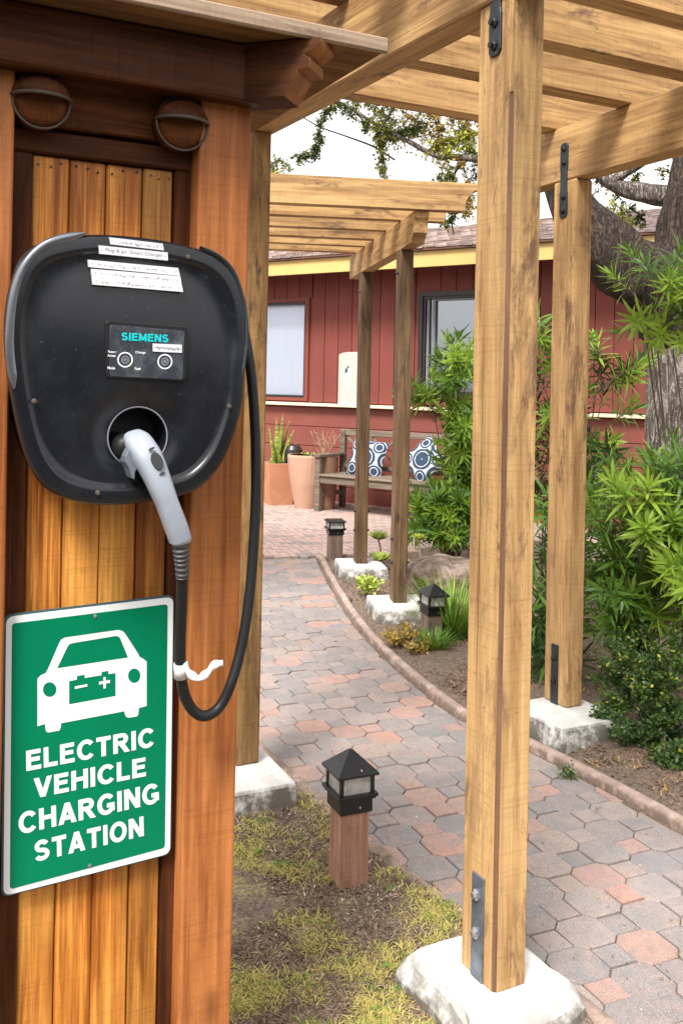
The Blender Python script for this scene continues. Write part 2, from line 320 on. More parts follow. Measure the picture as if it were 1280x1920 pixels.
M['snake'] = m_snake()
def m_bark(name, c1, c2, sc_=9, lng=0.35):
    t = NT(name); co = t.coord('Object')
    n = t.noise(t.map(co, (1, 1, lng)), sc_ * 2.4, 7, 0.7, 1.5); g = t.noise(co, sc_ * 7, 6, 0.7)
    rg = t.noise(t.map(co, (1, 1, lng * 0.35)), sc_ * 2.2, 5, 0.6, 2.2)
    cr = t.ramp(t.math('ABSOLUTE', t.math('SUBTRACT', rg, 0.5)), [(0.0, 0.0), (0.07, 1.0)])
    col = t.mix(t.ramp(n, [(0.35, 0.0), (0.65, 1.0)]), c1, c2)
    col = t.mix(t.ramp(g, [(0.35, 0.7), (0.5, 0.0)]), col, tuple(0.25 * x for x in c1))
    col = t.mix(t.math('MULTIPLY', t.math('SUBTRACT', 1.0, cr), 0.75), col, tuple(0.2 * x for x in c1))
    h = t.math('ADD', t.math('MULTIPLY', n, 1.5), t.math('MULTIPLY', cr, 0.8))
    return t.fin(col, 0.95, t.bump(h, 1.0, 0.03))
M['bark'] = m_bark('dark_bark', (0.050, 0.032, 0.023), (0.150, 0.100, 0.072))
M['bark_pale'] = m_bark('pale_bark', (0.26, 0.215, 0.18), (0.50, 0.44, 0.38), 8)
def m_shingle():
    t = NT('roof_shingle'); rd = t.rand(); co = t.coord()
    n = t.noise(t.map(co, (30, 3, 3)), 1.0, 5, 0.7, 0, t.math('MULTIPLY', rd, 20.0))
    col = t.ramp(rd, [(0.0, (0.27, 0.19, 0.155)), (0.35, (0.36, 0.27, 0.24)), (0.6, (0.22, 0.17, 0.16)), (0.8, (0.43, 0.34, 0.31))], 'CONSTANT')
    return t.fin(t.mix(t.ramp(n, [(0.4, 0.0), (0.65, 0.5)]), col, (0.12, 0.09, 0.08)), 0.9, t.bump(n, 0.4, 0.004))
M['shingle'] = m_shingle()
def m_pillow():
    t = NT('quatrefoil_fabric'); v = t.n('SeparateXYZ', {0: t.coord('Generated')})
    x, z = v.outputs[0], v.outputs[2]
    cx = t.math('COSINE', t.math('MULTIPLY', t.math('SUBTRACT', x, 0.5), 2 * math.pi * 1.55)); cz = t.math('COSINE', t.math('MULTIPLY', t.math('SUBTRACT', z, 0.5), 2 * math.pi * 1.55))
    ax_, az_ = t.math('ABSOLUTE', cx), t.math('ABSOLUTE', cz)
    f = t.math('ADD', t.math('ADD', cx, cz), t.math('MULTIPLY', t.math('MULTIPLY', ax_, az_), -0.75))
    f = t.math('SINE', t.math('MULTIPLY', f, 5.6))
    fac = t.ramp(t.math('ADD', t.math('MULTIPLY', f, 0.5), 0.5), [(0.80, 1.0), (0.86, 0.0)])
    wv = t.noise(t.coord(), 300, 2, 0.5)
    return t.fin(t.mix(fac, (0.50, 0.53, 0.56), (0.022, 0.045, 0.085)), 0.9, t.bump(wv, 0.2, 0.001))
M['pillow'] = m_pillow()

# ---------------------------------------------------------------- object helpers
ORG = {}     # object name -> (origin in frame coordinates, frame angle)
def meta(o, label=None, cat=None, group=None, kind=None):
    if label: o['label'] = label
    if cat: o['category'] = cat
    if group: o['group'] = group
    if kind: o['kind'] = kind
    return o
def place(o, parent, org, phi):
    COL.objects.link(o)
    org = Vector(org)
    if parent is not None:
        o.parent = parent; o.location = org - ORG[parent.name][0]
    else:
        o.location = Matrix.Rotation(phi, 3, 'Z') @ org; o.rotation_euler.z = phi
    ORG[o.name] = (org, phi); return o
def thing(name, label, cat, org, phi=0.0, group=None):
    return meta(place(bpy.data.objects.new(name, None), None, org, phi), label, cat, group)
def mesh_from(name, verts, faces, mat, smooth=False):
    me = bpy.data.meshes.new(name); me.from_pydata([tuple(v) for v in verts], [], faces)
    if mat is not None: me.materials.append(mat)
    if smooth: me.polygons.foreach_set('use_smooth', [True] * len(me.polygons))
    me.update(); return me
def put(name, me, parent=None, org=(0, 0, 0), phi=0.0, bevel=0, seg=2):
    o = bpy.data.objects.new(name, me); place(o, parent, org, phi)
    if bevel:
        b = o.modifiers.new('b', 'BEVEL'); b.width = bevel; b.segments = seg; b.limit_method = 'ANGLE'; b.angle_limit = R(40)
    return o
def box(name, parent, A, B, Z, mat, bevel=0.003, phi=None, seg=1, rz=0.0, ry=0.0):
    c = Vector(((A[0] + A[1]) / 2, (B[0] + B[1]) / 2, (Z[0] + Z[1]) / 2))
    h = ((A[1] - A[0]) / 2, (B[1] - B[0]) / 2, (Z[1] - Z[0]) / 2)
    v = [(sx * h[0], sy * h[1], sz * h[2]) for sz in (-1, 1) for sy in (-1, 1) for sx in (-1, 1)]
    f = [(0, 2, 3, 1), (4, 5, 7, 6), (0, 1, 5, 4), (2, 6, 7, 3), (0, 4, 6, 2), (1, 3, 7, 5)]
    if phi is None: phi = ORG[parent.name][1] if parent else 0
    o = put(name, mesh_from(name, v, f, mat), parent, c, phi, bevel, seg)
    if rz: o.rotation_euler.z += rz
    if ry: o.rotation_euler.y += ry
    return o
class MB:
    def __init__(s): s.v = []; s.f = []
    def add(s, vs, fs):
        n = len(s.v); s.v += [Vector(v) for v in vs]; s.f += [tuple(i + n for i in f) for f in fs]
    def box(s, A, B, Z):
        s.add([(x, y, z) for z in Z for y in B for x in A], [(0, 2, 3, 1), (4, 5, 7, 6), (0, 1, 5, 4), (2, 6, 7, 3), (0, 4, 6, 2), (1, 3, 7, 5)])
    def prism(s, poly, d0, d1, axis='y'):    # poly in the two other axes
        def P(p, d):
            return {'y': (p[0], d, p[1]), 'x': (d, p[0], p[1]), 'z': (p[0], p[1], d)}[axis]
        n = len(poly)
        s.add([P(p, d0) for p in poly] + [P(p, d1) for p in poly],
              [tuple(range(n - 1, -1, -1)), tuple(range(n, 2 * n))] + [(i, (i + 1) % n, n + (i + 1) % n, n + i) for i in range(n)])
    def tube(s, pts, rad, n=10, cap=True, ell=None, up=None):
        pts = [Vector(p) for p in pts]; N = len(pts)
        if not isinstance(rad, (list, tuple)): rad = [rad] * N
        prev = None; st = len(s.v); rings = []
        for i, p in enumerate(pts):
            t = (pts[min(i + 1, N - 1)] - pts[max(i - 1, 0)]).normalized()
            if prev is None:
                ref = Vector(up) if up else (Vector((0, 0, 1)) if abs(t.z) < 0.9 else Vector((1, 0, 0)))
                prev = (ref - t * ref.dot(t)).normalized()
            else: prev = (prev - t * prev.dot(t)).normalized()
            q = t.cross(prev); r = rad[i]
            rx, ry = (r, r) if not isinstance(r, tuple) else r
            rings.append([p + prev * (math.cos(2 * math.pi * k / n) * rx) + q * (math.sin(2 * math.pi * k / n) * ry) for k in range(n)])
        vs = [v for r_ in rings for v in r_]; fs = []
        for i in range(N - 1):
            for k in range(n):
                fs.append((i * n + k, i * n + (k + 1) % n, (i + 1) * n + (k + 1) % n, (i + 1) * n + k))
        if cap: fs += [tuple(range(n - 1, -1, -1)), tuple((N - 1) * n + k for k in range(n))]
        s.add(vs, fs)
    def build(s, name, mat, parent=None, org=(0, 0, 0), phi=None, bevel=0, smooth=False, seg=2):
        org = Vector(org)
        if phi is None: phi = ORG[parent.name][1] if parent else 0
        return put(name, mesh_from(name, [v - org for v in s.v], s.f, mat, smooth), parent, org, phi, bevel, seg)
def smooth_path(pts, sub=6, closed=False):
    pts = [Vector(p) for p in pts]; n = len(pts); out = []
    rng = range(n) if closed else range(n - 1)
    for i in rng:
        if closed: p0, p1, p2, p3 = pts[i - 1], pts[i], pts[(i + 1) % n], pts[(i + 2) % n]
        else: p0, p1, p2, p3 = pts[max(i - 1, 0)], pts[i], pts[i + 1], pts[min(i + 2, n - 1)]
        for k in range(sub):
            t = k / sub
            out.append(0.5 * ((2 * p1) + (p2 - p0) * t + (2 * p0 - 5 * p1 + 4 * p2 - p3) * t * t + (3 * p1 - p0 - 3 * p2 + p3) * t ** 3))
    if not closed: out.append(pts[-1])
    return out
def lerp(a, b, t): return a + (b - a) * t
def text_mesh(body, width, height, bold=0.0, thick=0.0004):
    """text as flat mesh in x/z, origin at its left baseline, scaled to width x cap height"""
    cu = bpy.data.curves.new('lettering', 'FONT'); cu.body = body; cu.size = 1.0; cu.offset = bold; cu.resolution_u = 4
    cu.extrude = 0.0
    o = bpy.data.objects.new('tmp', cu); COL.objects.link(o)
    dg = bpy.context.evaluated_depsgraph_get(); dg.update()
    me = bpy.data.meshes.new_from_object(o.evaluated_get(dg)); bpy.data.objects.remove(o); bpy.data.curves.remove(cu)
    xs = [v.co.x for v in me.vertices]; ys = [v.co.y for v in me.vertices]
    x0, x1, y0, y1 = min(xs), max(xs), min(ys), max(ys)
    sx = width / (x1 - x0); sy = height / (y1 - y0) if height else sx
    for v in me.vertices: v.co = ((v.co.x - x0) * sx, 0, (v.co.y - y0) * sy)
    me.update(); return me
def _arc(cx, cy, rx, ry, a0, a1, k=14):
    return [(cx + rx * math.cos(R(a0 + (a1 - a0) * i / k)), cy + ry * math.sin(R(a0 + (a1 - a0) * i / k))) for i in range(k + 1)]
_T = .215; _h = _T / 2; _I = 1 - _h
GL = {   # bold grotesque capitals as centre lines: width, strokes
    'E': (.66, [[(_h, 0), (_h, 1)], [(_T, _I), (.64, _I)], [(_T, .53), (.60, .53)], [(_T, _h), (.66, _h)]]),
    'L': (.62, [[(_h, 0), (_h, 1)], [(_T, _h), (.62, _h)]]),
    'T': (.68, [[(.34, 0), (.34, 1 - _T)], [(0, _I), (.68, _I)]]),
    'I': (_T, [[(_h, 0), (_h, 1)]]),
    'H': (.76, [[(_h, 0), (_h, 1)], [(.76 - _h, 0), (.76 - _h, 1)], [(_T, .53), (.76 - _T, .53)]]),
    'N': (.76, [[(_h, 0), (_h, 1)], [(.76 - _h, 0), (.76 - _h, 1)], [(_h, 1.0), (.76 - _h, 0.0)]]),
    'V': (.76, [[(.09, 1), (.38, 0)], [(.67, 1), (.38, 0)]]),
    'A': (.78, [[(.09, 0), (.39, 1)], [(.69, 0), (.39, 1)], [(.20, .29), (.58, .29)]]),
    'M': (.88, [[(_h, 0), (_h, 1)], [(.88 - _h, 0), (.88 - _h, 1)], [(_h, 1), (.44, .12)], [(.88 - _h, 1), (.44, .12)]]),
    'O': (.84, [_arc(.42, .5, .32, .41, 90, 450, 30)]),
    'C': (.78, [_arc(.42, .5, .32, .41, 38, 322, 24)]),
    'G': (.82, [_arc(.42, .5, .32, .41, 40, 330, 24), [(.44, .43), (.80, .43)], [(.70, .13), (.70, .34)]]),
    'R': (.76, [[(_h, 0), (_h, 1)], [(_T, _I), (.42, _I)] + _arc(.42, .70, .19, .197, 90, -90, 10)[1:] + [(_T, .503)], [(.40, .45), (.67, 0)]]),
    'S': (.70, [_arc(.34, .705, .235, .20, 22, 262, 14) + _arc(.34, .30, .25, .205, 82, -160, 14)]),
}
def glyph_mesh(body, width, height):
    v = []; f = []; x = 0.0
    for chh in body:
        w_, strokes = GL[chh]
        for si, P in enumerate(strokes):
            P = [Vector((p[0], p[1])) for p in P]; n = len(v); closed = (P[0] - P[-1]).length < 1e-4
            for i, p in enumerate(P):
                a = P[i - 1] if i else (P[-2] if closed else None); b = P[i + 1] if i < len(P) - 1 else (P[1] if closed else None)
                d = ((b - p).normalized() if b is not None else Vector((0, 0))) + ((p - a).normalized() if a is not None else Vector((0, 0)))
                d.normalize(); nn = Vector((-d.y, d.x)); e = p.copy()
                wd = _h * (1.0 if abs(d.x) < .3 or abs(d.x) > .97 else 1.0)
                A_, B_ = e + nn * wd, e - nn * wd
                if len(P) == 2 and abs(d.x) > .05 and abs(d.y) > .05:      # slanted strokes end level
                    hw = _h * 1.04 / abs(d.y); A_, B_ = Vector((p.x - hw * math.copysign(1, d.y), p.y)), Vector((p.x + hw * math.copysign(1, d.y), p.y))
                v += [(x + A_.x, -si * .00010, A_.y), (x + B_.x, -si * .00010, B_.y)]
            f += [(n + 2 * i, n + 2 * i + 1, n + 2 * i + 3, n + 2 * i + 2) for i in range(len(P) - 1)]
        x += w_ + .115
    x -= .115
    return mesh_from('lettering', [(p[0] * width / x, p[1], p[2] * height) for p in v], f, None)
def text_on(name, parent, body, pL, pR, height, mat, bold=0.02):
    """lettering from baseline start pL to baseline end pR (both a,b,z)"""
    pL, pR = Vector(pL), Vector(pR); d = pR - pL
    if all(c in GL for c in body): me = glyph_mesh(body, d.length, height); me.materials.append(mat)
    else: me = text_mesh(body, d.length, height, bold); me.name = name; me.materials.append(mat)
    o = put(name, me, parent, pL, 0)
    o.rotation_euler = (0, -math.atan2(d.z, d.x), 0)
    return o

# ================================================================= ground, bed, path, patio
gm = MB(); gm.add([(-300, -300, -0.035), (300, -300, -0.035), (300, 300, -0.035), (-300, 300, -0.035)], [(0, 1, 2, 3)])
g = gm.build('ground', M['dirt'], None); g['kind'] = 'structure'

am = MB(); am.add([(-40, -60, -0.028), (40, -60, -0.028), (40, -0.35, -0.028), (-40, -0.35, -0.028)], [(0, 1, 2, 3)])
ao = am.build('added_asphalt', paint('added_asphalt_surface', (0.05, 0.05, 0.052), 0.9, 0.3, 8, 0.5)); ao['kind'] = 'structure'  # unseen dark ground behind the camera, added to cut bounce light
bk = MB()
_bp = [[(x, -7.5 - 2.2 * t_ - .5 * mn.noise(Vector((x * .3, t_ * 2, 0))), -.03 + 3.6 * math.sin(t_ * 1.57) + .5 * t_ * mn.noise(Vector((x * .5, t_ * 3, 7)))) for x in range(-30, 31)] for t_ in [k / 10 for k in range(11)]]
_bp += [[(x, -16, -.03) for x in range(-30, 31)]]
bk.add([p for r_ in _bp for p in r_], [(r_ * 61 + k, r_ * 61 + k + 1, (r_ + 1) * 61 + k + 1, (r_ + 1) * 61 + k) for r_ in range(11) for k in range(60)])
bko = bk.build('light_blocking_bank', paint('dark_bank_surface', (0.045, 0.06, 0.025), 0.95, 0.6, 2, 1.0), smooth=True); bko['kind'] = 'structure'  # unseen bank, added to block low sky and darken the charger's reflections
def pl(px, py, h=0.0): return ground(px, py, h)
right_edge = [pl(*p) for p in ((1900, 1905), (1280, 1556), (1130, 1473), (990, 1402), (920, 1368), (860, 1340), (790, 1288), (735, 1240), (690, 1195), (655, 1150), (628, 1105), (610, 1072), (598, 1047))]
right_s = smooth_path([(p.x, p.y, 0) for p in right_edge], 6)
def L2W(a, b, z=0.0): return Matrix.Rotation(TH, 3, 'Z') @ Vector((a, b, z))
left_edge = [L2W(1.60, -1.0), L2W(1.60, 1.2), L2W(1.57, 1.9), L2W(1.50, 2.5), L2W(1.475, 3.2), L2W(1.465, 3.9), L2W(1.55, 4.8), Vector((-1.15, 6.6, 0)), Vector((-1.45, 7.95, 0))]
left_s = smooth_path([(p.x, p.y, 0) for p in left_edge], 6)
path_poly = [(p.x, p.y) for p in left_s] + [(p.x, p.y) for p in reversed(right_s)]
def inside(x, y, poly):
    c = False; j = len(poly) - 1
    for i in range(len(poly)):
        xi, yi = poly[i]; xj, yj = poly[j]
        if (yi > y) != (yj > y) and x < (xj - xi) * (y - yi) / (yj - yi) + xi: c = not c
        j = i
    return c
def near_seg(x, y, poly):
    best = (1e9, 0)
    for i in range(len(poly)):
        x0, y0 = poly[i]; x1, y1 = poly[(i + 1) % len(poly)]
        dx, dy = x1 - x0, y1 - y0; l = dx * dx + dy * dy + 1e-9
        t = max(0, min(1, ((x - x0) * dx + (y - y0) * dy) / l))
        d = (x - x0 - t * dx) ** 2 + (y - y0 - t * dy) ** 2
        if d < best[0]: best = (d, i)
    return math.sqrt(best[0]), best[1]
def clip_half(poly, p, nrm):          # keep the side (q-p).nrm >= 0
    out = []
    for i in range(len(poly)):
        a, b = poly[i], poly[(i + 1) % len(poly)]
        da = (a[0] - p[0]) * nrm[0] + (a[1] - p[1]) * nrm[1]; db = (b[0] - p[0]) * nrm[0] + (b[1] - p[1]) * nrm[1]
        if da >= 0: out.append(a)
        if da * db < 0:
            t = da / (da - db); out.append((a[0] + (b[0] - a[0]) * t, a[1] + (b[1] - a[1]) * t))
    return out
def poly_area(p): return 0.5 * abs(sum(p[i][0] * p[(i + 1) % len(p)][1] - p[(i + 1) % len(p)][0] * p[i][1] for i in range(len(p))))
def clip_to_path(pts, poly, m=0.0):
    cx = sum(p[0] for p in pts) / len(pts); cy = sum(p[1] for p in pts) / len(pts)
    ins = inside(cx, cy, poly); d, i = near_seg(cx, cy, poly)
    if d > 0.11: return pts if ins else None
    done = set()
    for k in (i - 1, i, i + 1):
        k %= len(poly); x0, y0 = poly[k]; x1, y1 = poly[(k + 1) % len(poly)]
        l = math.hypot(x1 - x0, y1 - y0)
        if l > 0.6 and k != i: continue
        nr = (-(y1 - y0) / l, (x1 - x0) / l)
        mx, my = (x0 + x1) / 2 + nr[0] * 0.02, (y0 + y1) / 2 + nr[1] * 0.02
        if not inside(mx, my, poly): nr = (-nr[0], -nr[1])
        pts = clip_half(pts, (x0 + nr[0] * m, y0 + nr[1] * m), nr)
        if len(pts) < 3: return None
    return pts if poly_area(pts) > 0.0012 else None
base = mesh_from('path', [(x, y, -0.011) for x, y in path_poly], [tuple(range(len(path_poly)))], M['dirt'])
path = put('path', base); path['kind'] = 'structure'; path['label'] = 'curved paved garden path under the timber pergola'

OW, SQ = 0.142, 0.086; Q = (OW + SQ) / 2; GAP = 0.0026
o_, s_ = OW / 2 - GAP / 2, SQ / 2
octo = [(s_, o_), (o_, s_), (o_, -s_), (s_, -o_), (-s_, -o_), (-o_, -s_), (-o_, s_), (-s_, o_)][::-1]
q_ = SQ / 2 - GAP / 2 - 0.001
sqr = [(-q_, -q_), (q_, -q_), (q_, q_), (-q_, q_)]
def paver_geo(pts, h=0.022, bv=0.0026):
    """chamfered slab from a ccw outline: returns verts, faces with top at z=0"""
    n = len(pts); cx = sum(p[0] for p in pts) / n; cy = sum(p[1] for p in pts) / n
    def inset(p, d):
        l = math.hypot(p[0] - cx, p[1] - cy) or 1; k = max(0, 1 - d / l); return (cx + (p[0] - cx) * k, cy + (p[1] - cy) * k)
    v = [(p[0], p[1], -h) for p in pts] + [(p[0], p[1], -bv) for p in pts] + [(*inset(p, bv * 1.3), 0.0) for p in pts]
    f = [(i, (i + 1) % n, n + (i + 1) % n, n + i) for i in range(n)] + [(n + i, n + (i + 1) % n, 2 * n + (i + 1) % n, 2 * n + i) for i in range(n)] + [tuple(range(2 * n, 3 * n))]
    return v, f
def ccw(p): 
    a = sum(p[i][0] * p[(i + 1) % len(p)][1] - p[(i + 1) % len(p)][0] * p[i][1] for i in range(len(p)))
    return p if a > 0 else p[::-1]
octo = ccw(octo)
oct_me = [mesh_from('paver', *paver_geo([(x * rnd(.985, 1.0), y * rnd(.985, 1.0)) for x, y in octo]), M['paver']) for _ in range(4)]
sq_me = [mesh_from('paver', *paver_geo([(x * rnd(.97, 1.0), y * rnd(.97, 1.0)) for x, y in sqr]), M['paver']) for _ in range(3)]
PTH = R(26.8 - 3.0)
pcs = []
ct, st_ = math.cos(PTH), math.sin(PTH)
for i in range(-18, 50):
    for j in range(-12, 90):
        a, b = 0.9 + i * Q, 0.4 + j * Q
        x, y = a * ct - b * st_, a * st_ + b * ct
        if y < 0.3 or y > 8.4 or x < -2.6 or x > 3.0: continue
        src = octo if (i + j) % 2 == 0 else sqr
        pts = [(x + px * ct - py * st_, y + px * st_ + py * ct) for px, py in src]
        cl = clip_to_path(pts, path_poly, 0.03)
        if not cl: continue
        whole = cl is pts or (len(cl) == len(pts) and all(abs(c1[0] - c2[0]) < 1e-6 for c1, c2 in zip(cl, pts)))
        u = CX + F * x / y; vv = CY + F * CAMH / y
        vis = -60 < u < 1340 and vv < 2000 and u > 420 + 0 * vv
        pcs.append((0 if vis else 1, y, x, (i + j) % 2, whole, cl))
pcs.sort(key=lambda t: (t[0], t[1]))
far = MB()
for n, (hid, y, x, isq, whole, cl) in enumerate(pcs):
    dz = rnd(-0.004, 0.003)
    if n < 300 and not hid:
        if whole:
            o = bpy.data.objects.new('paver', random.choice(sq_me if isq else oct_me)); org = Vector((x, y, dz))
        else:
            v, f = paver_geo([(p[0] - x, p[1] - y) for p in ccw(cl)]); o = bpy.data.objects.new('paver', mesh_from('paver', v, f, M['paver'])); org = Vector((x, y, dz))
        COL.objects.link(o); o.parent = path; o.location = org
        o.rotation_euler = (rnd(-.012, .012), rnd(-.012, .012), PTH + rnd(-.01, .01) if whole else 0)
        ORG[o.name] = (org, 0)
    else:
        v, f = paver_geo([(p[0], p[1]) for p in ccw(cl)]); far.add([(a, b, c + dz) for a, b, c in v], f)
fo = far.build('pavers', M['paver_far'], path); fo['kind'] = 'stuff'

# patio of small bricks before the house
patio_poly = [(-9, 7.98), (-0.16, 8.02), (0.6, 8.3), (1.0, 8.75), (1.5, 9.1), (4.6, 9.0), (7.5, 9.2), (-9, 17.6)]
pt = put('patio', mesh_from('patio', [(x, y, -0.024) for x, y in patio_poly], [tuple(range(len(patio_poly)))], M['dirt'])); pt['kind'] = 'structure'
pt['label'] = 'brick patio in front of the red house'
hb = MB(); BW = 0.070
for i in range(-80, 120):
    for j in range(-70, 130):
        k = (i + j) % 4
        if k not in (0, 2): continue
        w_, h_ = (2, 1) if k == 0 else (1, 2)
        a0, b0 = i * BW, 8 + j * BW
        ph = R(18); ca, sa = math.cos(ph), math.sin(ph)
        c = ((i + w_ / 2) * BW, (j + h_ / 2) * BW)
        x, y = c[0] * ca - c[1] * sa, 8 + c[0] * sa + c[1] * ca
        if abs(x) > 2.6 or y > 13 or not inside(x, y, patio_poly): continue
        if near_seg(x, y, patio_poly)[0] < 0.07: continue
        hw, hh = w_ * BW / 2 - 0.004, h_ * BW / 2 - 0.004
        z = rnd(-0.002, 0.002)
        pts = [(x + p * ca - q * sa, y + p * sa + q * ca) for p, q in ((-hw, -hh), (hw, -hh), (hw, hh), (-hw, hh))]
        hb.add([(*p, -0.02) for p in pts] + [(*p, z) for p in pts], [(0, 1, 5, 4), (1, 2, 6, 5), (2, 3, 7, 6), (3, 0, 4, 7), (4, 5, 6, 7)])
bo = hb.build('bricks', M['brick'], pt); bo['kind'] = 'stuff'

# kerbs
def kerb(name, pts, prof, label):
    mb = MB(); P = [Vector(p) for p in pts]; N = len(P); n = len(prof); vs = []
    for i, p in enumerate(P):
        t = (P[min(i + 1, N - 1)] - P[max(i - 1, 0)]).normalized(); s = Vector((t.y, -t.x, 0))
        wob = 0.003 * mn.noise(p * 3)
        vs += [p + s * (u + wob) + Vector((0, 0, v + wob * 0.6)) for u, v in prof]
    fs = [(i * n + k, i * n + k + 1, (i + 1) * n + k + 1, (i + 1) * n + k) for i in range(N - 1) for k in range(n - 1)]
    mb.add(vs, fs); o = mb.build(name, M['kerb'], smooth=True); o['kind'] = 'structure'; o['label'] = label; return o
dense = smooth_path([(p.x, p.y, 0) for p in right_edge], 14)
prof = [(-0.004, -0.03), (-0.004, 0.012), (0.001, 0.021), (0.010, 0.026), (0.026, 0.028), (0.038, 0.025), (0.045, 0.015), (0.047, -0.04)]
kerb('kerb', dense, prof, 'pink rounded concrete kerb curving along the planting bed')
ld = smooth_path([(p.x, p.y, 0) for p in left_edge[1:]], 14)
kerb('edging_strip', [p for p in ld], [(0.030, -0.03), (0.030, 0.004), (0.026, 0.009), (-0.018, 0.009), (-0.022, 0.004), (-0.022, -0.04)], 'narrow concrete edging between patchy grass and the path')

# mounded soil of the planting bed and the mossy lawn patch as uneven sheets
def sheet(name, poly, mat, z0, amp, step, label, freq=2.5):
    xs = [p[0] for p in poly]; ys = [p[1] for p in poly]; mb = MB(); idx = {}
    nx = int((max(xs) - min(xs)) / step) + 1; ny = int((max(ys) - min(ys)) / step) + 1
    for i in range(nx + 1):
        for j in range(ny + 1):
            x, y = min(xs) + i * step, min(ys) + j * step
            ins = inside(x, y, poly); d = near_seg(x, y, poly)[0]
            if not ins and d > step * 1.5: continue
            z = z0 + amp * (mn.noise(Vector((x * freq, y * freq, 1.7))) + 0.5 * mn.noise(Vector((x * freq * 4, y * freq * 4, 5.1)))) * min(1, d / 0.15)
            if not ins: z = z0 - 0.03
            idx[(i, j)] = len(mb.v); mb.v.append(Vector((x, y, z)))
    for (i, j), k in list(idx.items()):
        if all(q in idx for q in ((i + 1, j), (i + 1, j + 1), (i, j + 1))):
            mb.f.append((k, idx[(i + 1, j)], idx[(i + 1, j + 1)], idx[(i, j + 1)]))
    o = mb.build(name, mat, smooth=True); o['kind'] = 'structure'; o['label'] = label; return o
bed_poly = [(p.x + 0.05, p.y + 0.01) for p in right_s[4:]] + [(0.55, 8.25), (1.0, 8.7), (1.5, 9.05), (4.6, 8.95), (4.6, 1.2)]
sheet('planting_bed', bed_poly, M['dirt'], 0.012, 0.025, 0.06, 'dark mulched soil of the planting bed')
lawn_poly = [(p.x - 0.02, p.y) for p in left_s[4:44]] + [(-2.6, 7.0), (-2.6, 0.3), (0.4, 0.3)]
sheet('lawn_soil', lawn_poly, M['lawn_soil'], 0.018, 0.022, 0.05, 'bare mossy soil with patchy yellow grass beside the kiosk')

# grass tufts and litter on the left patch
def blades(n, region, hgt, wid, clump, mat, name, z0=0.0, spread=0.05, flat=0.5):
    mb = MB()
    for _ in range(n):
        x, y = region()
        if x is None: continue
        k = max(2, int(clump * rnd(.5, 1.5)))
        for _ in range(k):
            dx, dy = rnd(-spread, spread), rnd(-spread, spread); a = rnd(0, 6.28); h = hgt * rnd(.4, 1.3); w_ = wid * rnd(.6, 1.3)
            l = h * rnd(.2, flat * 2.4); ca, sa = math.cos(a), math.sin(a)
            p = Vector((x + dx, y + dy, z0)); m = p + Vector((ca * l * .45, sa * l * .45, h * .7)); t = p + Vector((ca * l, sa * l, h * rnd(.6, 1.0)))
            s = Vector((-sa, ca, 0)) * w_
            mb.add([p - s, p + s, m + s * .7, m - s * .7, t], [(0, 1, 2, 3), (3, 2, 4)])
    o = mb.build(name, mat); return o
def lawn_pt():
    for _ in range(50):
        v = random.random() ** 0.6; py = 1420 + 560 * v; px = rnd(405, 880)
        p = pl(px, py)
        if inside(p.x, p.y, lawn_poly) and mn.noise(Vector((p.x * 5, p.y * 5, 3))) + 0.5 * mn.noise(Vector((p.x * 14, p.y * 14, 9))) > rnd(-.10, .45): return p.x, p.y
    return None, None
def lawn_any():
    for _ in range(50):
        p = pl(rnd(405, 880), 1420 + 560 * random.random() ** .6)
        if inside(p.x, p.y, lawn_poly): return p.x, p.y
    return None, None
go = blades(1400, lawn_pt, 0.013, 0.0017, 9, M['blade'], 'grass', 0.016, 0.020, 1.2); meta(go, 'patchy yellow grass growing in bare soil beside the kiosk', 'grass', kind='stuff')
gg = blades(95, lawn_pt, 0.018, 0.0017, 12, M['blade_green'], 'grass', 0.016, 0.014, 0.9); meta(gg, 'small fresh green grass tufts in the bare soil', 'grass', kind='stuff')
gd = blades(5200, lawn_any, 0.006, 0.0026, 5, M['dry'], 'leaves', 0.018, 0.03, 2.4); meta(gd, 'dry brown leaf litter scattered on the bare soil', 'leaf litter', kind='stuff')
M['pale_bit'] = m_leaf('pale_litter', (0.34, 0.27, 0.22), (0.70, 0.62, 0.54), 0.0, rough=0.95)
gp_ = blades(1500, lawn_any, 0.004, 0.0028, 3, M['pale_bit'], 'litter', 0.018, 0.03, 1.6); meta(gp_, 'pale chips and straw bits strewn over the bare soil', 'litter', kind='stuff')
def bed_pt():
    for _ in range(50):
        y = rnd(2.4, 8.4); u = rnd(590, 1400); x = (u - CX) / F * y
        if inside(x, y, bed_poly) and near_seg(x, y, bed_poly)[0] > 0.07: return x, y
    return None, None
bd = blades(7000, bed_pt, 0.010, 0.006, 4, M['chip'], 'litter', 0.012, 0.04, 1.6); meta(bd, 'brown mulch chips covering the planting bed', 'mulch', kind='stuff')
bt = blades(420, bed_pt, 0.014, 0.004, 4, M['leaf_rust'], 'leaves', 0.014, 0.05, 1.6); meta(bt, 'fallen orange and tan leaves on the planting bed', 'fallen leaves', kind='stuff')
def path_pt():
    for _ in range(50):
        p = pl(rnd(450, 1280), rnd(1080, 1900))
        if inside(p.x, p.y, path_poly): return p.x, p.y
    return None, None
pd_ = blades(110, path_pt, 0.004, 0.0025, 1, M['dry'], 'leaves', 0.002, 0.03, 2.0); meta(pd_, 'tiny dry leaf scraps on the pavers', 'leaf scraps', kind='stuff')

